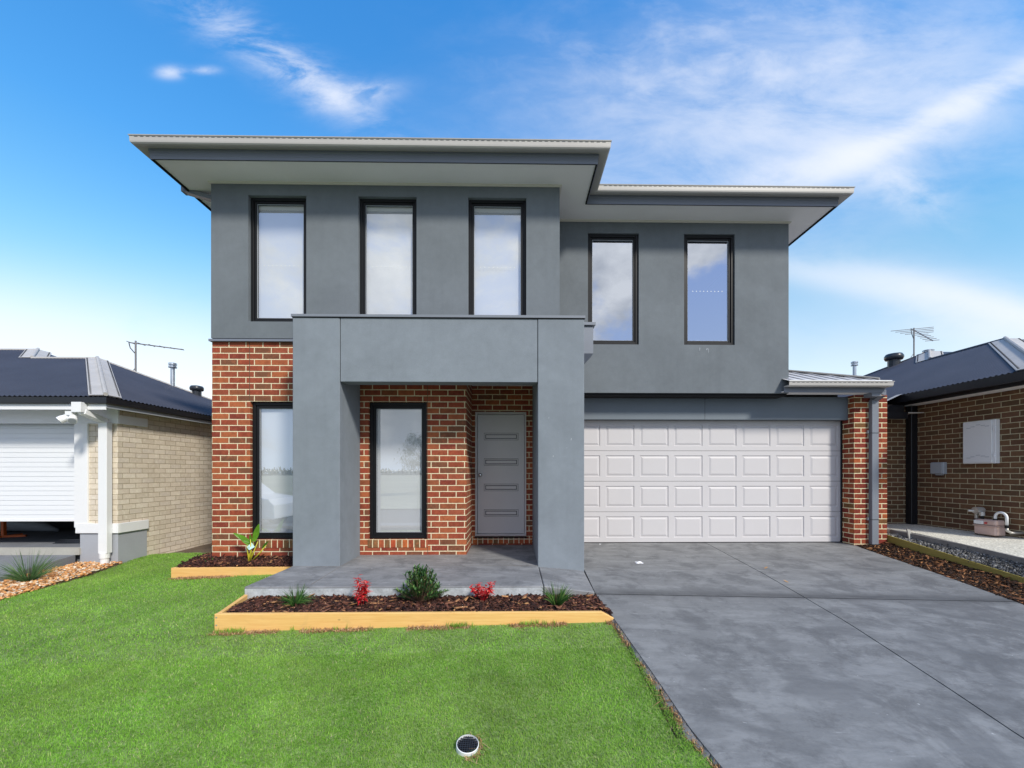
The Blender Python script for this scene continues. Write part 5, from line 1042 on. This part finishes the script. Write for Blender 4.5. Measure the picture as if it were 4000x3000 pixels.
def layer(mask, nz_, lo_, hi_, amp): return t.math('MULTIPLY', t.math('MULTIPLY', mask, amp), t.rng(nz_, lo_, hi_, 0, 1, True))
s1_ = fbm(R(-30), 1, 2.8, 4.0, 8, .66, .35); s2_ = fbm(R(24), 1, 2.6, 2.6, 8, .64, .35, (3, 1, 0)); s3_ = fbm(0, 1, 2, 3, 5, .55, .2, (7, 2, 0)); s4_ = fbm(R(8), 1, 1.8, 7, 6, .6, .3, (1, 8, 0))
L = [layer(ell(590, 125, R(-33), 280, 46), s1_, .38, .74, .6), layer(ell(765, 212, R(10), 75, 24), s4_, .34, .66, .85), layer(ell(670, 175, R(-32), 110, 24), s1_, .32, .62, .5),
     layer(ell(378, 168, 0, 26, 12), s4_, .2, .5, .7), layer(ell(452, 162, 0, 30, 9), s4_, .25, .6, .45),
     layer(ell(1740, 240, R(14), 560, 210), s2_, .12, .74, .8), layer(ell(1830, 330, R(22), 340, 55), s2_, .3, .85, .38), layer(ell(2110, 215, R(29), 260, 36), s2_, .25, .8, .42), layer(ell(1950, 385, R(-28), 120, 50), s4_, .3, .72, .6), layer(ell(2050, 232, R(27), 330, 24), s2_, .05, .7, .75), layer(ell(1700, 370, R(17), 260, 30), s2_, .1, .7, .6), layer(ell(1600, 130, R(5), 400, 150), s4_, .38, .8, .42),
     layer(ell(60, 830, R(-8), 560, 150), s3_, .0, .45, 1.7), layer(ell(2230, 700, R(-17), 380, 70), s2_, .1, .75, .8), layer(ell(2180, 660, R(-17), 300, 26), s3_, .2, .7, .5), layer(ell(1650, 800, 0, 1500, 170), s3_, .0, .5, .35), layer(ell(1850, 600, R(-10), 300, 30), s3_, .3, .6, .5)]
tot = L[0]
for q_ in L[1:]: tot = t.math('ADD', tot, q_)
tot = t.math('SUBTRACT', 1., t.math('EXPONENT', t.math('MULTIPLY', tot, -1.35)))
# cumulus in the half of the sky behind the camera (mirrored in the panes)
mp = t.new('ShaderNodeMapping'); mp.inputs['Scale'].default_value = (1, 1, 1.5); mp.inputs['Location'].default_value = (2.2, .4, .3); t.link(tc, mp.inputs['Vector'])
cn_ = t.math('ADD', t.noise(mp.outputs[0], 3.4, 8, .6, .2), t.math('SUBTRACT', t.math('MULTIPLY', ell(1330, 590, 0, 95, 110), .16), t.math('SUBTRACT', t.math('MULTIPLY', ell(1580, 700, R(25), 100, 130), .25), t.math('MULTIPLY', ell(1500, 540, R(25), 90, 45), .22))))
cu_ = t.rng(cn_, .43, .58, 0, 1, True); sh_ = t.noise(mp.outputs[0], 6, 6, .6)
cu_ = t.math('MULTIPLY', cu_, t.rng(dz_, 0, .05, 0, 1))
# sky grade
hs = t.new('ShaderNodeHueSaturation'); hs.inputs['Saturation'].default_value = 1.25; t.link(sky.outputs[0], hs.inputs['Color'])
el_ = t.rng(dz_, 0., .75, 0, 1)
grade = t.ramp(el_, [(0, (2.6, 1.7, 1.3)), (.3, (2.25, 1.72, 1.32)), (.5, (1.75, 1.85, 1.5)), (.7, (1.15, 1.8, 1.85)), (1, (.95, 1.85, 2.1))])
base = t.mix(1., hs.outputs[0], grade, 'MULTIPLY')
frontcol = t.mix(t.math('MULTIPLY', tot, .93), base, (6.3, 6.45, 6.9))
cucol = t.mix(t.rng(sh_, .35, .65, 0, 1), (3.4, 3.7, 4.2), (7.0, 7.1, 7.2))
bbase = t.mix(t.rng(dz_, 0, .5, 0, 1), (4.6, 5.6, 7.0), (2.4, 3.5, 6.3)); backcol = t.mix(cu_, bbase, cucol)
fin = t.mix(front, backcol, frontcol)
t.link(fin, bg.inputs[0]); bg.inputs[1].default_value = .15
SC.view_settings.view_transform = 'Standard'; SC.view_settings.look = 'None'; SC.view_settings.exposure = .08; SC.view_settings.gamma = 1
SC.cycles.max_bounces = 8; SC.cycles.transparent_max_bounces = 12
try: SC.cycles.use_denoising = True
except Exception: pass
